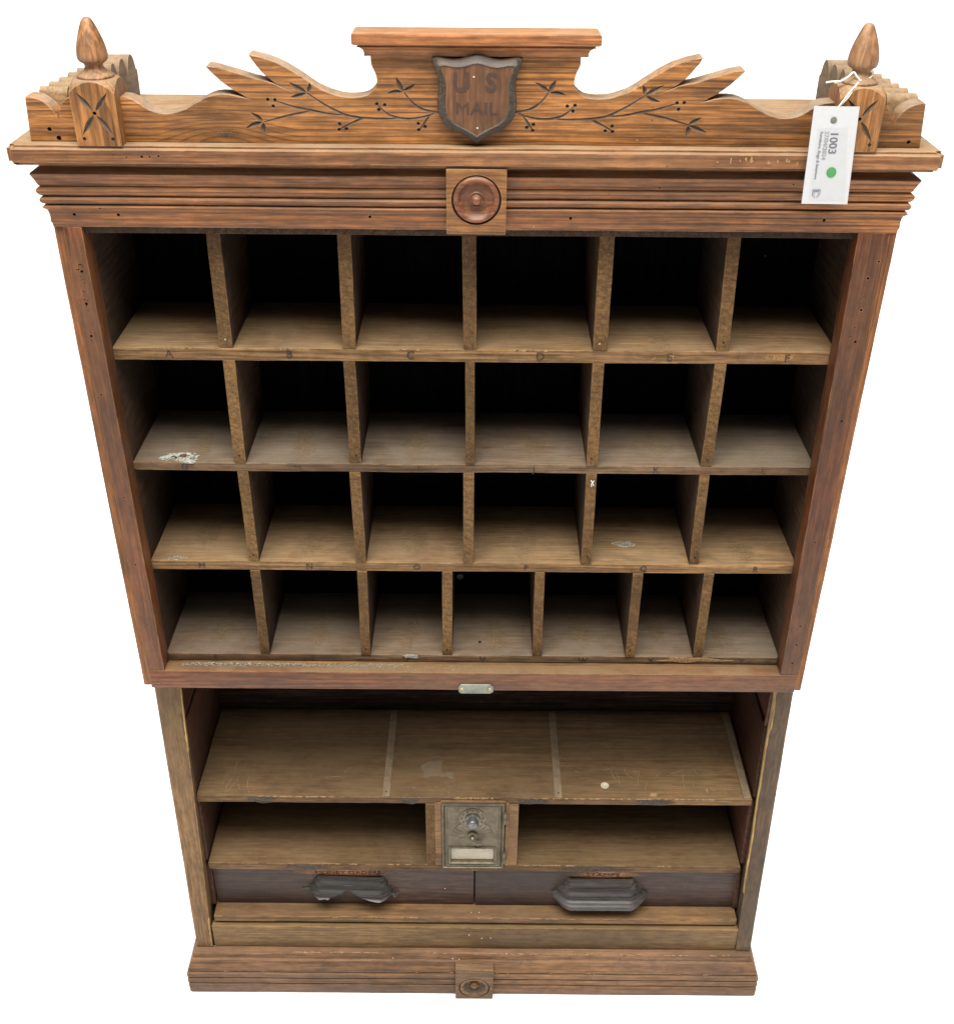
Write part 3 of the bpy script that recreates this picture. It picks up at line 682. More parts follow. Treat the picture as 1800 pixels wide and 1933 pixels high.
# shelves of the pigeonholes
rows = [(1.1020, 1.0872, 1.2362, 'shelf'), (.9570, .9462, 1.0872, 'shelfgrey'), (.8180, .8052, .9462, 'shelf'), (.6735, .6620, .8052, 'shelfgrey')]
L1 = 'ABCDEF'; L2 = 'GHIJKL'; L3 = 'MNOPQR'
lx = [(-.3345, -.2027, -.0701, .0720, .2132, .3421), (-.3360, -.2045, -.0643, .0697, .2116, .3365), (-.3332, -.2012, -.0693, .0647, .2090, .3464), (-.3330, -.2073, -.0868, .0124, .1425, .2300, .3480)]
shelves = []
for k, (zt, zb, _, mt) in enumerate(rows):
    sm = .0260 if k < 3 else .0240
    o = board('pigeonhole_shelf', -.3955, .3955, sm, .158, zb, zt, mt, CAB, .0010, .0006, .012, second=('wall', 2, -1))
    shelves.append(o)
    s = [L1, L2, L3, 'STUVWXY'][k]
    for c, x in zip(s, lx[k]):
        bm = bmesh.new(); text_bm(bm, c, x, sm - .0004, (zt + zb) / 2 - .0003, .0135 if k == 0 else .0115, depth=.0005, bold=0)
        link('stencilled_letter', bm, 'ink' if k in (0, 2) else 'inkfaint', o)
    if k == 0:
        for x0, w in ((-.325, .028), (-.199, .024), (-.0715, .020), (.0600, .034)):
            bm = bmesh.new()
            for q in range(7): blob(bm, x0 + (q - 3) * w * .17 + random.uniform(-.001, .001), sm + .0006, zt - .0007, w * random.uniform(.07, .14), random.uniform(.0004, .0010), 14, .6, x0 * 9 + q, .0009, 'Y')
            link('chipped_edge', bm, 'chipm', o, kind='stuff')
        for x0, w in ((.205, .021), (.338, .023)):
            bm = bmesh.new(); blob(bm, x0, sm - .00005, zt - .0062, w, .0045, 30, .3, x0 * 9, .00012, 'Y')
            link('bare_patch', bm, 'bare', o, label='pale orange wood where the stain on the shelf edge has worn')
    if k == 1:
        bm = bmesh.new(); random.seed(5)
        blob(bm, -.343, .0395, zt + .0006, .016, .0075, 26, .7, 4, .0008)
        blob(bm, -.334, .0285, zt + .0005, .012, .0025, 20, .8, 7, .0008)
        crumbs(bm, -.362, -.322, .029, .046, zt + .001, 120, .0011, .7)
        link('pale_spill', bm, 'chalk', o, kind='stuff')
        bm = bmesh.new(); blob(bm, -.3395, .0385, zt + .0019, .0075, .0028, 14, 1.0, 9, .0003); blob(bm, -.350, .036, zt + .0019, .004, .0012, 10, .8, 2, .0003)
        link('spill_hollow', bm, 'groove', o)
    if k == 2:
        bm = bmesh.new(); crumbs(bm, -.375, -.352, .0275, .036, zt + .0002, 45, .0007, .4)
        link('dust_tuft', bm, 'chalk', o, kind='stuff')
        bm = bmesh.new(); blob(bm, .1900, .0700, zt, .012, .0065, 26, .5, 3, .0004)
        link('water_mark', bm, 'chalk', o)
        bm = bmesh.new(); blob(bm, .1905, .0700, zt + .0002, .0108, .0054, 26, .5, 3, .0003)
        link('water_mark_centre', bm, 'ringm', o)
    if k == 3:
        bm = bmesh.new(); cyl(bm, (.009, .052, zt - .001), .0022, .0012, 10, 'Z'); link('knot_hole', bm, 'hole', o)
        bm = bmesh.new(); blob(bm, .283, .0238, zt - .0048, .040, .0030, 30, .5, 6, .0004, 'Y'); link('split_edge', bm, 'chipm', o, label='long pale splinter missing from the shelf edge')
        bm = bmesh.new(); blob(bm, -.080, .0240, zt - .0025, .012, .0022, 20, .5, 8, .0005, 'Y'); link('chipped_edge', bm, 'chalk', o)

random.seed(31)
for k, cells in ((0, (-.205, .21)), (1, (-.330, -.200, -.068, .070, .205)), (2, (-.335, -.20, -.07, .066, .34)), (3, (-.33, -.20, -.084, .025, .145, .245, .335))):
    for x in cells:
        for q in range(2 if k else 1):
            bm = bmesh.new(); blob(bm, x + random.uniform(-.008, .008), random.uniform(.055, .085), rows[k][0] + .00035 + q * .0002, random.uniform(.010, .020), random.uniform(.024, .040), 30, .5, random.random() * 50, .0001)
            link('rubbed_mark', bm, 'smear', shelves[k])
DX = [(-.2710, -.1365, -.0050, .1365, .2700), (-.2710, -.1370, -.0045, .1365, .2690), (-.2685, -.1375, -.0060, .1380, .2700), (-.2680, -.1375, -.0325, .0830, .2030, .2905)]
DT = [.0150, .0138, .0128, .0128]
random.seed(11)
for k, (zt, zb, ztop, mt) in enumerate(rows):
    for i, x in enumerate(DX[k]):
        w = (DT[k] * random.uniform(.93, 1.05)) / 2
        if k == 1 and i == 2: w = .0052
        lean = random.uniform(-.0016, .0016) + (-.0012 if (k == 0 and i in (3, 4)) else 0)
        y0 = (.0255 if k < 3 else .0235) + random.uniform(-.001, .0008); zt2 = zt + .0001
        c8 = [(x - w, y0, zt2), (x + w, y0, zt2), (x + w, .158, zt2), (x - w, .158, zt2), (x - w + lean, y0 + .0005, ztop - .0001), (x + w + lean, y0 + .0005, ztop - .0001), (x + w + lean, .158, ztop - .0001), (x - w + lean, .158, ztop - .0001)]
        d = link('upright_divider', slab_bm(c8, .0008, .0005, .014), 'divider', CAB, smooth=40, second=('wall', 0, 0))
        bm = bmesh.new()
        cyl(bm, (x + random.uniform(-.001, .001), y0 - .0005, zt + .0095 + random.uniform(-.001, .002)), .0011, .002, 10)
        link('nail', bm, random.choice(['hole', 'hole', 'hole', 'nailhead', 'brass']), d)
        if k >= 2 and random.random() < .75:
            bm = bmesh.new()
            for q in box8(x - w * .96 + lean, x + w * .96 + lean, y0 - .0001, y0 + .001, ztop - .0082, ztop - .0075): pass
            hexa(bm, box8(x - w * .98 + lean, x + w * .98 + lean, y0 - .0002, y0 + .002, ztop - .0085, ztop - .0078)); link('joint_line', bm, 'groove', d)
bm = lathe([(.0030, 0), (.0044, 0), (.0044, -.003), (.0030, -.003)], (-.0186, .157, .7050), 24, 'Y'); link('screw_eye', bm, 'nickel', CAB)
# mark on a divider, ink stains on shelf edges
bm = bmesh.new()
for a, b in (((.1370, .938), (.1405, .9305)), ((.1405, .9375), (.1375, .9320)), ((.1375, .9320), (.1380, .9290))):
    tube(bm, [(a[0], .0248, a[1]), (b[0], .0248, b[1])], .0006, 6)
link('chalk_mark', bm, 'speck', CAB)

# ---------------- lower section
def lower_side(c8, mat):
    return link('lower_side_board', slab_bm(c8, .0014, .0006, .016), mat, CAB, smooth=40)
lower_side([(-.4235, .0040, .1040), (-.3990, .0040, .1040), (-.3990, .0285, .1040), (-.4235, .0285, .1040), (-.4205, .0255, .6364), (-.3845, .0255, .6364), (-.3870, .0325, .6364), (-.4205, .0325, .6364)], 'side')
lower_side([(.4085, .0040, .1040), (.4315, .0040, .1040), (.4315, .0285, .1040), (.4085, .0285, .1040), (.3985, .0255, .6364), (.4235, .0255, .6364), (.4235, .0325, .6364), (.4000, .0325, .6364)], 'sider')
link('lower_side_panel', slab_bm([(-.4225, .0295, .1040), (-.4010, .0295, .1040), (-.4010, .2165, .1040), (-.4225, .2165, .1040), (-.4200, .0335, .6364), (-.4000, .0335, .6364), (-.4000, .2165, .6364), (-.4200, .2165, .6364)], .001, .0004, .03), 'side', CAB)
link('lower_side_panel', slab_bm([(.4090, .0295, .1040), (.4305, .0295, .1040), (.4305, .2165, .1040), (.4090, .2165, .1040), (.4050, .0335, .6364), (.4230, .0335, .6364), (.4230, .2165, .6364), (.4050, .2165, .6364)], .001, .0004, .03), 'sider', CAB)
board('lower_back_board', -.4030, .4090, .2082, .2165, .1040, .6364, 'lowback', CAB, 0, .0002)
board('case_bottom', -.4140, .4150, .0262, .1578, .6366, .6444, 'wall', CAB, .0006)
# lining strips on the inner walls, stacked between the shelf levels
for s in (-1, 1):
    for z0, z1 in ((.1730, .2578), (.2735, .3985), (.4125, .5440), (.5500, .6362)):
        a, b = (-.3925, -.3885) if s < 0 else (.3965, .4005)
        if s < 0: c8 = [(-.4000, .030, z0), (-.3908, .030, z0), (-.3908, .208, z0), (-.4000, .208, z0), (-.3995, .034, z1), (-.3895, .034, z1), (-.3895, .208, z1), (-.3995, .208, z1)]
        else: c8 = [(.3992, .030, z0), (.4080, .030, z0), (.4080, .208, z0), (.3992, .208, z0), (.3975, .034, z1), (.4040, .034, z1), (.4040, .208, z1), (.3975, .208, z1)]
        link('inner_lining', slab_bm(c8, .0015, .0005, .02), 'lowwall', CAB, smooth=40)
# raw split wood along the right inner edge
def sliver(pts, name, y=.0225, mat='raw', par=CAB):
    bm = bmesh.new(); A = []; B = []
    for x0, x1, z, yy in pts: A.append((bm.verts.new((x0, yy, z)), bm.verts.new((x1, yy, z)))); B.append((bm.verts.new((x0, yy + .004, z)), bm.verts.new((x1, yy + .004, z))))
    for i in range(len(pts) - 1):
        bm.faces.new((A[i][0], A[i][1], A[i + 1][1], A[i + 1][0])); bm.faces.new((B[i][0], B[i + 1][0], B[i + 1][1], B[i][1]))
        bm.faces.new((A[i][0], A[i + 1][0], B[i + 1][0], B[i][0])); bm.faces.new((A[i][1], B[i][1], B[i + 1][1], A[i + 1][1]))
    bm.faces.new((A[0][0], B[0][0], B[0][1], A[0][1])); bm.faces.new((A[-1][0], A[-1][1], B[-1][1], B[-1][0]))
    wobble(bm, .0004, 40, 2)
    return link(name, bm, mat, par)
def yl(z): return .0255 - (.6364 - z) / .5324 * .0215 - .0012
SP = []
for i in range(31):
    z = .634 - i * (.634 - .235) / 30; t = (.6364 - z) / .5324
    xi = .3985 + t * .0100
    wd = .0052 if .545 < z < .625 else .0024
    wd = wd * (1 + .25 * mnoise.noise(Vector((z * 60, 0, 0)))); wd = max(.0012, wd * (1 - max(0, (.35 - z)) * 3))
    off = .001 + .0012 * mnoise.noise(Vector((z * 25, 4, 0)))
    SP.append((xi - .0028 + off, xi - .0028 + off + wd, z, yl(z)))
sliver(SP, 'split_wood_edge')
SP = []
for i in range(16):
    z = .630 - i * .0085; t = (.6364 - z) / .5324; xi = -.3835 - t * .0155
    wd = .0011 + .0018 * max(0, mnoise.noise(Vector((z * 50, 9, 0)))); wd += .0015 if .52 < z < .535 else 0
    SP.append((xi - wd - .0012, xi - .0010, z, yl(z)))
sliver(SP, 'split_wood_edge')
SP = []
for i in range(10):
    z = .170 - i * .0068; t = (.6364 - z) / .5324; xi = -.3845 - t * .0145
    SP.append((xi - .0020 - .0007 * (i % 2), xi - .0004, z, yl(z) - .0002))
sliver(SP, 'split_wood_edge')
# brown liner flap at top right
SP = [(.3938, .3970, .634, .0240), (.3935, .3968, .600, .0238), (.3938, .3968, .570, .0236), (.3940, .3965, .556, .0236)]
sliver(SP, 'loose_edge_strip', mat='lowwall')

# lower shelves
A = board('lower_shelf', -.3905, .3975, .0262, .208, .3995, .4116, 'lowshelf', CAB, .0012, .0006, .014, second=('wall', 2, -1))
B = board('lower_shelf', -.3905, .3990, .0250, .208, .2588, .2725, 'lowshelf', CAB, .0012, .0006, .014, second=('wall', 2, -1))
for xa, xb in (((-.1270, -.1170)), ((.1175, .1278)), ((.3855, .3960))):
    board('shelf_batten_trace', xa, xb, .0275, .206, .4114, .4121 if xa < .3 else .4138, 'strip' if xa < .3 else 'strip', A, .0002, .0003)
for x in (-.1222, .1232):
    bm = bmesh.new(); cyl(bm, (x, .036, .4119), .0012, .0008, 10, 'Z'); link('nail_hole', bm, 'hole', A)
bm = bmesh.new(); blob(bm, -.058, .080, .4117, .019, .015, 36, .45, 12, .0001); blob(bm, -.034, .070, .4117, .010, .006, 26, .5, 4, .00016)
link('water_mark', bm, 'ringm', A)
bm = bmesh.new(); random.seed(21)
def scr(x, y, L, a, curve=0, w=.0003, z=.4118):
    p = []
    for i in range(7):
        t = i / 6 - .5; aa = a + curve * t
        p.append((x + math.cos(a) * L * t + math.sin(a) * curve * t * t * L, y + math.sin(a) * L * t - math.cos(a) * curve * t * t * L, z))
    tube(bm, p, w, 4, [.3, .9, 1, 1, 1, .8, .3])
for (x, y, L, a, c) in ((-.350, .050, .035, 1.35, .3), (-.343, .045, .030, 1.15, -.4), (-.336, .050, .028, 1.9, .2), (-.322, .047, .034, 1.75, .3), (-.357, .058, .022, 1.4, .1), (-.345, .085, .02, 1.6, 0),
                       (.205, .070, .030, 1.9, .3), (.212, .065, .034, 1.7, -.3), (.200, .085, .020, .3, .2), (.225, .075, .025, 2.1, .6), (.236, .080, .018, .1, .2), (.240, .065, .026, 1.4, .2), (.250, .050, .020, 1.3, 0), (.268, .072, .018, .9, .2), (.295, .078, .032, .45, .2), (.305, .065, .036, 1.5, .1), (.318, .052, .012, 1.6, 0), (.325, .080, .014, 2.0, .3), (.345, .045, .012, 2.2, 0), (.362, .040, .010, 1.9, .2),
                       (.150, .080, .014, 2.6, 0), (.095, .075, .010, .1, 0), (-.20, .065, .03, .1, .3), (-.18, .08, .02, .8, 0), (.135, .105, .012, 2.4, 0), (.07, .038, .008, 2, 0)):
    scr(x, y, L, a, c, .00028)
link('scratches', bm, 'scratchm', A, kind='stuff')
bm = bmesh.new(); blob(bm, .2580, .0345, .4118, .0062, .0038, 14, .6, 5, .0002); blob(bm, .3360, .042, .4118, .0018, .003, 10, .6, 2, .0002)
crumbs(bm, -.30, .36, .030, .09, .4120, 40, .0005, .5); crumbs(bm, -.085, -.02, .036, .048, .4120, 14, .0009, .4)
link('chips', bm, 'chipm', A, kind='stuff')
for x, w in ((-.3000, .026), (-.0905, .020), (.0880, .028), (.2620, .038)):
    bm = bmesh.new(); blob(bm, x, .0257, .4056, w, .0056, 26, .25, x * 20, .0001, 'Y'); link('ink_stain', bm, 'stain', A)
for x, w in ((-.245, .040), (.190, .060)):
    bm = bmesh.new(); blob(bm, x, .0245, .2656, w, .0062, 26, .25, x * 20, .0001, 'Y'); link('ink_stain', bm, 'stain', B)
bm = bmesh.new()
for x0, n in ((-.30, 10), (.08, 10), (.20, 14)):
    for i in range(n): blob(bm, x0 + i * .011 + random.uniform(-.003, .003), .0264, .4110, random.uniform(.002, .006), .0006, 10, .4, i, .0007, 'Y')
for i in range(9): blob(bm, -.02 + i * .006, .0264, .4102, random.uniform(.002, .005), .0012, 10, .8, i * 3, .0007, 'Y')
link('chipped_edge', bm, 'chipm', A, kind='stuff')
bm = bmesh.new()
for i in range(26): blob(bm, random.choice((-.28, -.2, -.1, .1, .12, .3)) + random.uniform(-.03, .03), .0252, .2718, random.uniform(.002, .007), .0006, 10, .4, i, .0007, 'Y')
link('chipped_edge', bm, 'chipm', B, kind='stuff')

# lock box in the middle
BX = link('lock_box_housing', slab_bm(box8(-.0662, -.0532, .0245, .170, .2727, .3994), .0008, .0004, .012), 'divider', CAB, smooth=40)
link('housing_upright', slab_bm(box8(.0535, .0668, .0245, .170, .2727, .3994), .0008, .0004, .012), 'ledge', BX, smooth=40)
link('housing_trim', slab_bm(box8(-.0530, -.0440, .0240, .030, .2727, .4030), .0006, .0003, .012), 'ledge', BX, smooth=40)
link('housing_trim', slab_bm(box8(.0486, .0533, .0240, .030, .2727, .4030), .0006, .0003, .012), 'ledge', BX, smooth=40)
link('housing_trim', slab_bm(box8(-.0438, .0484, .0240, .026, .4032, .4070), .0005, .0004, .012), 'ledge', BX, smooth=40)
x0, x1, z0, z1 = -.0434, .0472, .2672, .4028
bm = bmesh.new()
def ring_rect(levels):
    rs = []
    for k, y in levels: rs.append([bm.verts.new(p) for p in ((x0 + k, y, z0 + k), (x1 - k, y, z0 + k), (x1 - k, y, z1 - k), (x0 + k, y, z1 - k))])
    for j in range(len(rs) - 1):
        for i in range(4): bm.faces.new((rs[j][i], rs[j][(i + 1) % 4], rs[j + 1][(i + 1) % 4], rs[j + 1][i]))
    return rs
rs = ring_rect([(0, .034), (0, .0228), (.0012, .0218), (.0026, .0218), (.0034, .0230), (.0042, .0236), (.0050, .0228), (.0062, .0218), (.0075, .0220), (.0086, .0232)])
f = bm.faces.new(rs[-1]); bm.faces.new(rs[0])
door = link('lock_box_door', bm, 'bronze', CAB, smooth=25)
# window opening: cut through and frame it
wx0, wx1, wz0, wz1 = -.0300, .0325, .2815, .3105
cut = bmesh.new(); hexa(cut, box8(wx0, wx1, .0200, .0300, wz0, wz1)); carve(door, cut, 'bronze')
bm = bmesh.new()
def wring(k, y): return [bm.verts.new(p) for p in ((wx0 - k, y, wz0 - k), (wx1 + k, y, wz0 - k), (wx1 + k, y, wz1 + k), (wx0 - k, y, wz1 + k))]
rr = [wring(.0034, .0233), wring(.0034, .0214), wring(.0024, .0206), wring(.0012, .0210), wring(.0000, .0224), wring(-.0002, .0262)]
for j in range(5):
    for i in range(4): bm.faces.new((rr[j][i], rr[j][(i + 1) % 4], rr[j + 1][(i + 1) % 4], rr[j + 1][i]))
link('window_frame', bm, 'bronzelt', door)
bm = bmesh.new(); hexa(bm, box8(wx0 + .0003, wx1 - .0003, .0252, .0256, wz0 + .0003, wz1 - .0003)); link('window_pane', bm, 'glass', door)
bm = bmesh.new(); hexa(bm, box8(wx0 + .0003, wx1 - .0003, .0275, .0281, wz0 + .0003, wz1 - .0003)); link('paper_insert', bm, 'paper', door)
# sunburst relief
bm = bmesh.new(); kx, kz = .0018, .3375
for a in (8, 22, 38, 52, 66, 114, 128, 142, 158, 172, -18, -162):
    L_ = .030 if a > 0 else .022
    if a in (66, 114): L_ = .022
    c, s = math.cos(R(a)), math.sin(R(a)); n = (-s, c)
    w = .0035 if 30 < a < 150 else .0026
    L_ = min(L_, (.0335 / max(abs(c), .01)))
    r0 = .008
    p = [(kx + c * r0, kz + s * r0), (kx + c * L_ + n[0] * w, kz + s * L_ + n[1] * w), (kx + c * L_ - n[0] * w, kz + s * L_ - n[1] * w)]
    v = [bm.verts.new((x, .0230, z)) for x, z in p] + [bm.verts.new((kx + c * (L_ * .98), .0219, kz + s * (L_ * .98)))]
    bm.faces.new(v[:3]); bm.faces.new((v[0], v[1], v[3])); bm.faces.new((v[1], v[2], v[3])); bm.faces.new((v[2], v[0], v[3]))
link('sunburst_relief', bm, 'bronzelt', door)
# dial plate with letter marks
dz, dxx = .3735, .0012
bm = lathe([(0, .0234), (.0190, .0234), (.0194, .0224), (.0188, .0219), (.0178, .0223), (.0130, .0223), (.0122, .0218), (.0112, .0222), (0, .0222)], (dxx, 0, dz), 48, 'Y')
dial = link('dial_plate', bm, 'bronzelt', door, smooth=40)
bm = bmesh.new()
for i in range(12):
    a = R(90 - i * 30); x, z = dxx + math.cos(a) * .0154, dz + math.sin(a) * .0154
    t = Matrix.Translation((0, 0, 0))
    hexa(bm, [(x + u, y, z + w) for y in (0,) for u, w in ()] or box8(x - .0012, x + .0012, .0216, .0226, z - .0012, z + .0012))
link('dial_marks', bm, 'groove', door, kind='stuff')
bm = lathe([(0, .0226), (.0095, .0226), (.0098, .0205), (.0088, .0195), (.0080, .0190), (.0078, .0120), (.0072, .0098), (.0060, .0088), (0, .0085)], (dxx, 0, dz - .001), 32, 'Y')
kn = link('dial_knob', bm, 'knob', door, smooth=40)
bm = lathe([(.0030, .0228), (.0072, .0228), (.0074, .0205), (.0066, .0196), (.0050, .0194), (.0046, .0205), (.0030, .0206), (0, .0215)], (.0012, 0, kz + .0015), 28, 'Y')
lk = link('keyhole_boss', bm, 'bronze', door, smooth=40)
bm = bmesh.new(); r = bmesh.ops.create_icosphere(bm, subdivisions=2, radius=.0022)
for v in r['verts']: v.co += Vector((.0012, .0188, kz - .0005))
link('key_pin', bm, 'brass', door, smooth=60)
bm = bmesh.new(); tube(bm, [(.0020, .0195, kz - .0080), (.0045, .0185, kz - .0115), (.0090, .0180, kz - .0135), (.0128, .0190, kz - .0118), (.0135, .0200, kz - .0160)], .0014, 8, [1, 1.4, 2.0, 1.3, .8])
link('cover_stub', bm, 'bronzelt', door, smooth=60)
for zc, xo in ((.3770, .0475), (.2935, .0475)):
    bm = bmesh.new(); cyl(bm, (xo, .0205, zc - .0105), .0026, .0100, 14, 'Z'); cyl(bm, (xo, .0205, zc + .0002), .0027, .0105, 14, 'Z')
    link('hinge', bm, 'bronze', door, smooth=40)

# drawers
def drawer(xa, xb, yf, lab):
    e = bpy.data.objects.new('drawer', None); COL.objects.link(e); e.parent = CAB; e.location = Vector(((xa + xb) / 2, yf, .172)) - world_loc(CAB)
    e['label'] = lab
    link('drawer_front', slab_bm(box8(xa, xb, yf, yf + .016, .1712, .2580), .0014, .0004, .015), 'drawer', e, smooth=40)
    link('drawer_box', slab_bm(box8(xa + .004, xb - .004, yf + .0162, .188, .1722, .2500), .0006, .0003, .04), 'wall', e)
    return e
D1 = drawer(-.3895, .0038, .0345, 'left drawer whose cup pull has a broken lip')
D2 = drawer(.0056, .4000, .0335, 'right drawer with a whole cup pull')
def pull(cx, yf, zoff=0):
    prof = [(.0030, .2530), (.0052, .2528), (.0064, .2514), (.0062, .2494), (.0078, .2474), (.0104, .2458), (.0118, .2442), (.0118, .2422), (.0108, .2404), (.0118, .2382), (.0150, .2352), (.0180, .2334), (.0192, .2322), (.0190, .2306), (.0196, .2288), (.0222, .2266), (.0262, .2250), (.0298, .2246), (.0312, .2236), (.0316, .2190), (.0306, .2162), (.0285, .2158), (.0240, .2175), (.0140, .2220), (.0080, .2350), (.0030, .2400)]
    h = .0450; prof = [(o * .95, .2405 - (.2530 - z) * 1.10) for o, z in prof]; zl = .2405 - (.2530 - .2240) * 1.10; bm = bmesh.new(); cols = []
    for o, z in prof:
        P = []
        for i in range(9):
            a = math.pi / 2 * i / 8; k = 1 / (abs(math.cos(a)) ** 1.35 + abs(math.sin(a)) ** 1.35) ** (1 / 1.35)
            P.append((-h - o * math.cos(a) * k, yf - o * math.sin(a) * k))
        P += [(-h + 2 * h * i / 14, yf - o) for i in range(1, 14)]
        for i in range(9):
            a = math.pi / 2 * (8 - i) / 8; k = 1 / (abs(math.cos(a)) ** 1.35 + abs(math.sin(a)) ** 1.35) ** (1 / 1.35)
            P.append((h + o * math.cos(a) * k, yf - o * math.sin(a) * k))
        cols.append([bm.verts.new((cx + x, y, (z if z > zl else zl - (zl - z) * min(1, .05 + 1.15 * (yf - y) / o)) + zoff)) for x, y in P])
    n = len(cols); m = len(cols[0])
    for i in range(n):
        a, b = cols[i], cols[(i + 1) % n]
        for j in range(m - 1): bm.faces.new((a[j], a[j + 1], b[j + 1], b[j]))
    bm.faces.new([c[0] for c in cols]); bm.faces.new([c[-1] for c in reversed(cols)])
    wobble(bm, .0003, 30, cx * 3)
    return bm
pr = link('cup_pull', pull(.1945, .0335, -.0035), 'handle', D2, smooth=40)
cut = bmesh.new(); cyl(cut, (.205, -.010, .1935), .0045, .02, 7); carve(pr, cut, 'handle')
bm = pull(-.1825, .0345, -.0040)
bmesh.ops.rotate(bm, verts=bm.verts[:], cent=(-.186, .034, .225), matrix=Matrix.Rotation(R(2.2), 3, 'Y'))
pl = link('cup_pull', bm, 'handle', D1, smooth=40, label='black cup pull with the middle of its lip broken away')
cut = bmesh.new()
pts = [(-.27, .185), (-.27, .2160), (-.2460, .2135), (-.2380, .2125), (-.2290, .2112), (-.2200, .2115), (-.2150, .2108), (-.2110, .2128), (-.2060, .2130), (-.2010, .2160), (-.1975, .2165), (-.1930, .2190), (-.1880, .2208), (-.1830, .2200), (-.1770, .2175), (-.1710, .2140), (-.1650, .2105), (-.1520, .2085), (-.1420, .2075), (-.1300, .2070), (-.1220, .2072), (-.1150, .2040), (-.10, .2040), (-.10, .185)]
pts = [(x, z - .0058) for x, z in pts]
a = [cut.verts.new((x, -.02, z + .0005)) for x, z in pts]; b = [cut.verts.new((x, .0325, z + .004)) for x, z in pts]
cut.faces.new(a); cut.faces.new(list(reversed(b)))
for i in range(len(pts)): j = (i + 1) % len(pts); cut.faces.new((a[i], b[i], b[j], a[j]))
carve(pl, cut, 'handle')
bm = bmesh.new(); blob(bm, -.1870, .0342, .2440, .082, .0100, 40, .25, 3, .0001, 'Y'); link('rubbed_patch', bm, 'rub', D1)
bm = bmesh.new(); text_bm(bm, 'MONEY ORDERS', -.1860, .0338, .2424, .0094, depth=.0002, sx=1.42); link('lettering', bm, 'redink', D1)
bm = bmesh.new(); blob(bm, .1990, .0332, .2440, .062, .0085, 40, .25, 6, .0001, 'Y'); link('rubbed_patch', bm, 'rub', D2)
bm = bmesh.new(); text_bm(bm, 'STAMPS', .1975, .0328, .2428, .0092, depth=.0002, sx=1.6); link('lettering', bm, 'redink', D2)

board('drawer_runner', -.010, .019, .0520, .188, .1600, .2578, 'wall', CAB, .0006)
board('cabinet_floor', -.3950, .4060, .018, .188, .1050, .1200, 'wall', CAB, .0006)
# ledge, lower front board
LG = board('drawer_ledge', -.3910, .4035, .0104, .0500, .1585, .1706, 'ledge', CAB, .0010, .0006, .014)
FB = board('lower_front_board', -.3960, .4075, .0058, .0170, .1040, .1522, 'front', CAB, .0010, .0004, .014)
bm = bmesh.new()
for i in range(30): blob(bm, random.uniform(-.28, .38), .0105, .1695, random.uniform(.002, .010), .0006, 10, .5, i, .0007, 'Y')
link('chipped_edge', bm, 'chipm', LG, kind='stuff')
# base moulding
prof = [(-.0060, .1040), (.0040, .1040), (.0056, .1030), (.0070, .1000), (.0078, .0950), (.0082, .0925), (.0098, .0922), (.0110, .0912), (.0116, .0880), (.0128, .0845), (.0152, .0800), (.0168, .0750), (.0168, .0722), (.0105, .0714), (.0105, .0700), (.0180, .0690), (.0188, .0680), (.0188, .0600), (.0180, .0592), (.0110, .0587), (.0110, .0573), (.0184, .0563), (.0190, .0552), (.0190, .0470), (.0182, .0463), (.0112, .0458), (.0112, .0444), (.0184, .0434), (.0190, .0424), (.0186, .0250), (.0170, .0205), (-.0060, .0205)]
bm = sweep_moulding(prof, .4210, .212, 100, .0005, W2=.4265)
for v in bm.verts: v.co.y += .002
BS = link('base_moulding', bm, 'base', CAB, smooth=35)
bm = bmesh.new(); random.seed(9)
for i in range(46): blob(bm, random.uniform(-.33, .40), -.0030, .1032 + random.uniform(-.0006, .0004), random.uniform(.002, .009), .0007, 10, .5, i, .0009, 'Y')
for i in range(14): blob(bm, random.uniform(-.39, .41), -.0145, .0722 + random.uniform(-.0006, .0004), random.uniform(.001, .005), .0008, 10, .5, i, .0009, 'Y')
link('chipped_edge', bm, 'chipm', BS, kind='stuff')
cut = bmesh.new()
for x in (-.29, -.05, .05, .145, .23): cyl(cut, (x, -.010, .0965), .0011, .010, 8)
carve(BS, cut, 'hole')
# white specks over the lower boards
bm = bmesh.new()
for x, y, z in ((.0165, .0045, .1300), (-.0030, .0045, .1380), (.0300, .0045, .1310), (-.040, .0333, .2090), (-.028, -.009, .0990), (-.12, -.009, .0990), (.055, -.0035, .1045), (-.018, -.010, .099), (.0, .02, .1712), (.012, .02, .1712)):
    r = bmesh.ops.create_icosphere(bm, subdivisions=1, radius=.0008)
    for v in r['verts']: v.co = v.co + Vector((x, y, z))
link('white_specks', bm, 'speck', CAB, kind='stuff')

# ------------------------------------------------------------------ loose button on the lower shelf
bm = lathe([(0, .4118), (.0052, .4118), (.0060, .4124), (.0060, .4132), (.0052, .4138), (.0036, .4136), (.0030, .4130), (0, .4128)], (.1905, .0505, 0), 28)
bt = link('button', bm, 'button', None, smooth=40)
bt['label'] = 'small round ivory button lying on the upper of the two wide lower shelves'; bt['category'] = 'button'

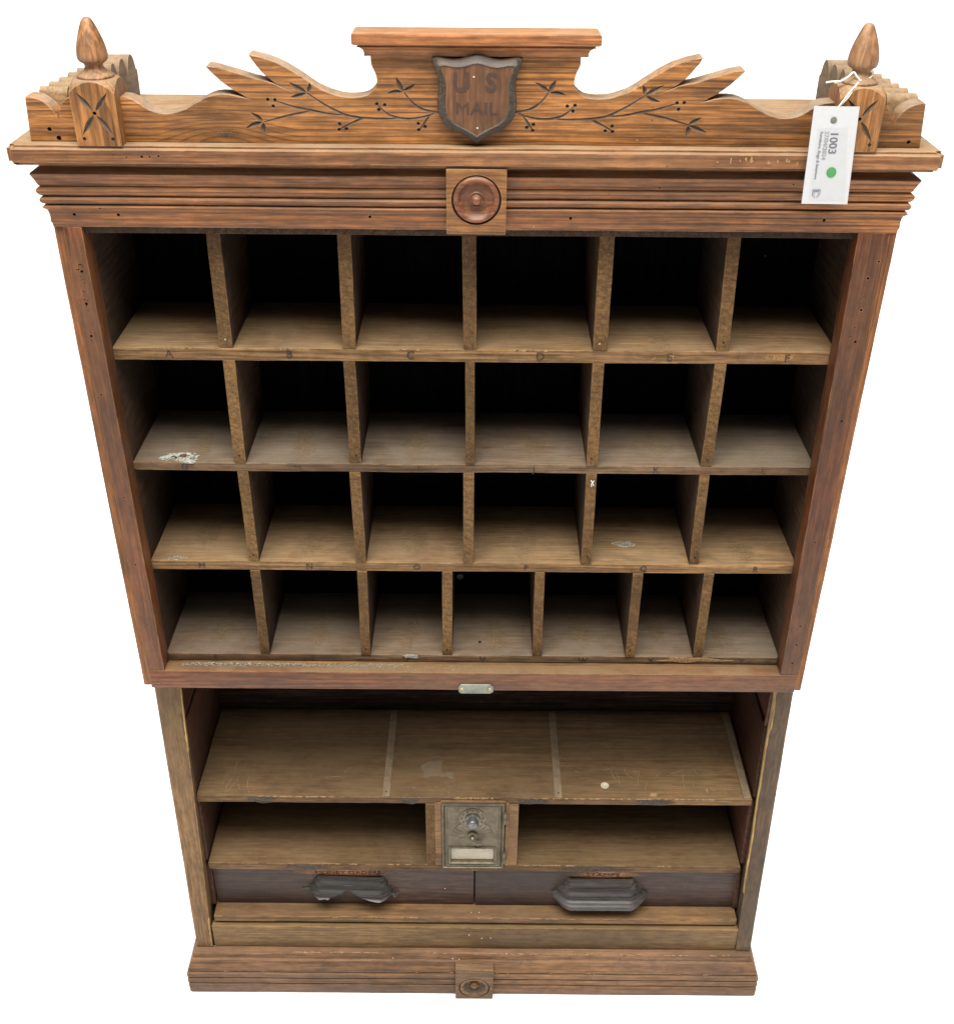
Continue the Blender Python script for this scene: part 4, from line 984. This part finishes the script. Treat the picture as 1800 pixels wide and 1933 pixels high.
# ------------------------------------------------------------------ price tag tied to the right finial
TAG = bpy.data.objects.new('price_tag', None); COL.objects.link(TAG); TAG.location = (.334, -.030, 1.2800)
TAG['label'] = 'white swing tag printed 1003 with a green dot, tied by string to the right finial'; TAG['category'] = 'tag'
ty0, ty1 = -.0350, -.0262
tl = (.3128, ty1, 1.3728); tr_ = (.3548, ty1, 1.3726); bl = (.3130, ty0, 1.2845); br = (.3570, ty0, 1.2842)
def tp(u, v, d=0):
    a = Vector(tl).lerp(Vector(tr_), u); b = Vector(bl).lerp(Vector(br), u)
    p = a.lerp(b, v); p.y -= d; return p
bm = bmesh.new()
hexa(bm, [tp(0, 1, 0), tp(1, 1, 0), tp(1, 1, -.0009), tp(0, 1, -.0009), tp(0, 0, 0), tp(1, 0, 0), tp(1, 0, -.0009), tp(0, 0, -.0009)])
card = link('card', bm, 'card', TAG)
hp = tp(.465, .135)
cut = bmesh.new(); cyl(cut, (hp.x, hp.y - .003, hp.z), .0020, .008, 20); carve(card, cut, 'card')
bm = lathe([(.0020, .0), (.0030, .0), (.0030, -.0005), (.0020, -.0005)], (hp.x, hp.y - .0001, hp.z), 24, 'Y'); link('eyelet', bm, 'nickel', TAG)
bm = bmesh.new(); hexa(bm, [tp(.14, .97, .0001), tp(.93, .965, .0001), tp(.93, .965, -.0002), tp(.14, .97, -.0002), tp(.13, .215, .0001), tp(.80, .205, .0001), tp(.80, .205, -.0002), tp(.13, .215, -.0002)])
link('sticker', bm, 'sticker', TAG)
lean = math.atan2(ty0 - ty1, .0883)
rot = Matrix.Rotation(lean, 4, 'X') @ Matrix.Rotation(R(90), 4, 'X') @ Matrix.Rotation(R(-90), 4, 'Z')
def ttext(s, u, v, size, mat, name, bold=0):
    bm = bmesh.new(); p = tp(u, v, .0003)
    text_bm(bm, s, p.x, p.y, p.z, size, rot=rot, depth=.00005, align='LEFT', bold=bold)
    return link(name, bm, mat, TAG)
ttext('1003', .515, .245, .0105, 'print', 'printed_number', .00015)
ttext('27/04/2024', .350, .245, .0057, 'printlt', 'printed_date', .00005)
ttext('Furniture, Rugs & Interiors', .235, .250, .0040, 'print', 'printed_line')
bm = bmesh.new(); p = tp(.56, .665, .0003); cyl(bm, (p.x, p.y - .0002, p.z), .0047, .0003, 32); bmesh.ops.rotate(bm, verts=bm.verts[:], cent=p, matrix=Matrix.Rotation(lean, 3, 'X')); link('green_dot', bm, 'green', TAG)
bm = bmesh.new(); p = tp(.285, .895, .0003)
def dshape(w, h, th):
    o = [(-w, h), (w, h)] + [(w * math.cos(a), h - (.35 * h) - (h * 1.65) * math.sin(a) ** .9 if False else h * .35 - h * 1.35 * math.sin(a)) for a in [math.pi * i / 14 for i in range(15)]]
    pts = [Vector((p.x + x, p.y, p.z + z)) for x, z in o]; pts.append(pts[0]); tube(bm, pts, th, 5)
dshape(.0036, .0042, .00025); dshape(.0021, .0028, .00022)
link('printed_emblem', bm, 'print', TAG)
# string
FX, FY = .3590, .0012
def nk(a, r=.0100, z=1.3965): return (FX + math.cos(R(a)) * r, FY + math.sin(R(a)) * r, z)
bm = bmesh.new()
K = Vector((.3560, -.0105, 1.3925))
loop = [K] + [Vector(nk(a, .0102, 1.3945 + .0025 * math.sin(R(a) + .8))) for a in range(-75, 256, 22)] + [K + Vector((-.003, .001, .002))]
tube(bm, smooth_path(loop, 4), .00075, 8)
tube(bm, smooth_path([K, (.3475, -.0190, 1.3868), (.3400, -.0245, 1.3790), (.3350, -.0245, 1.3705), (hp.x + .0006, hp.y + .0022, hp.z + .0062), (hp.x + .0002, hp.y + .0030, hp.z + .0040)], 6), .00075, 8)
tube(bm, smooth_path([K, (.3490, -.0180, 1.3860), (.3430, -.0225, 1.3790), (.3385, -.0235, 1.3740), (.3362, -.0232, 1.3700), (hp.x + .0012, hp.y + .0034, hp.z + .0045)], 6), .00070, 8)
tube(bm, smooth_path([K, (.3520, -.0100, 1.3965), (.3490, -.0090, 1.3995), (.3440, -.0120, 1.3965), (.3380, -.0120, 1.3925), (.3290, -.0110, 1.3915), (.3245, -.0105, 1.3905)], 6), .00085, 8)
tube(bm, smooth_path([(.3490, -.0090, 1.3995), (.3430, -.0110, 1.3950), (.3380, -.0100, 1.3915), (.3335, -.0080, 1.3900)], 6), .0008, 8)
r = bmesh.ops.create_icosphere(bm, subdivisions=2, radius=.0014)
for v in r['verts']: v.co += K
link('string', bm, 'string', TAG, smooth=60)

# ------------------------------------------------------------------ camera
cam = bpy.data.cameras.new('camera'); co = bpy.data.objects.new('camera', cam); COL.objects.link(co)
cam.sensor_fit = 'HORIZONTAL'; cam.sensor_width = 36; cam.lens = 2138 / 1800 * 36
cam.clip_start = .05; cam.clip_end = 200
co.matrix_world = Matrix.Translation((.004, -1.113, 1.615)) @ Matrix.Rotation(R(57.6), 4, 'X') @ Matrix.Rotation(R(.45), 4, 'Z')
S.camera = co

# ------------------------------------------------------------------ light
w = bpy.data.worlds.new('World'); S.world = w; w.use_nodes = True
nt = w.node_tree; nt.nodes.clear()
wo = nt.nodes.new('ShaderNodeOutputWorld'); bg = nt.nodes.new('ShaderNodeBackground')
tc = nt.nodes.new('ShaderNodeTexCoord'); sx = nt.nodes.new('ShaderNodeSeparateXYZ')
mr = nt.nodes.new('ShaderNodeMapRange'); mr.interpolation_type = 'SMOOTHSTEP'
nt.links.new(tc.outputs['Generated'], sx.inputs[0]); nt.links.new(sx.outputs[2], mr.inputs[0])
mr.inputs[1].default_value = .58; mr.inputs[2].default_value = 1.0; mr.inputs[3].default_value = .12; mr.inputs[4].default_value = 4.3
bg.inputs[0].default_value = (1.0, .985, .96, 1)
nt.links.new(mr.outputs[0], bg.inputs[1]); nt.links.new(bg.outputs[0], wo.inputs[0])
def area(name, loc, tgt, sx_, sy_, e, c=(1, .97, .92)):
    l = bpy.data.lights.new(name, 'AREA'); l.shape = 'RECTANGLE'; l.size = sx_; l.size_y = sy_; l.energy = e; l.color = c
    o = bpy.data.objects.new(name, l); COL.objects.link(o); o.location = loc
    o.rotation_euler = (Vector(tgt) - Vector(loc)).to_track_quat('-Z', 'Y').to_euler()
    return o
area('ceiling_light', (-.15, -.86, 3.0), (0, -.05, .7), 1.9, .9, 112)

S.render.engine = 'CYCLES'
S.view_settings.view_transform = 'Standard'; S.view_settings.look = 'None'; S.view_settings.exposure = 0; S.view_settings.gamma = 1
S.cycles.max_bounces = 6; S.cycles.diffuse_bounces = 3; S.cycles.glossy_bounces = 3
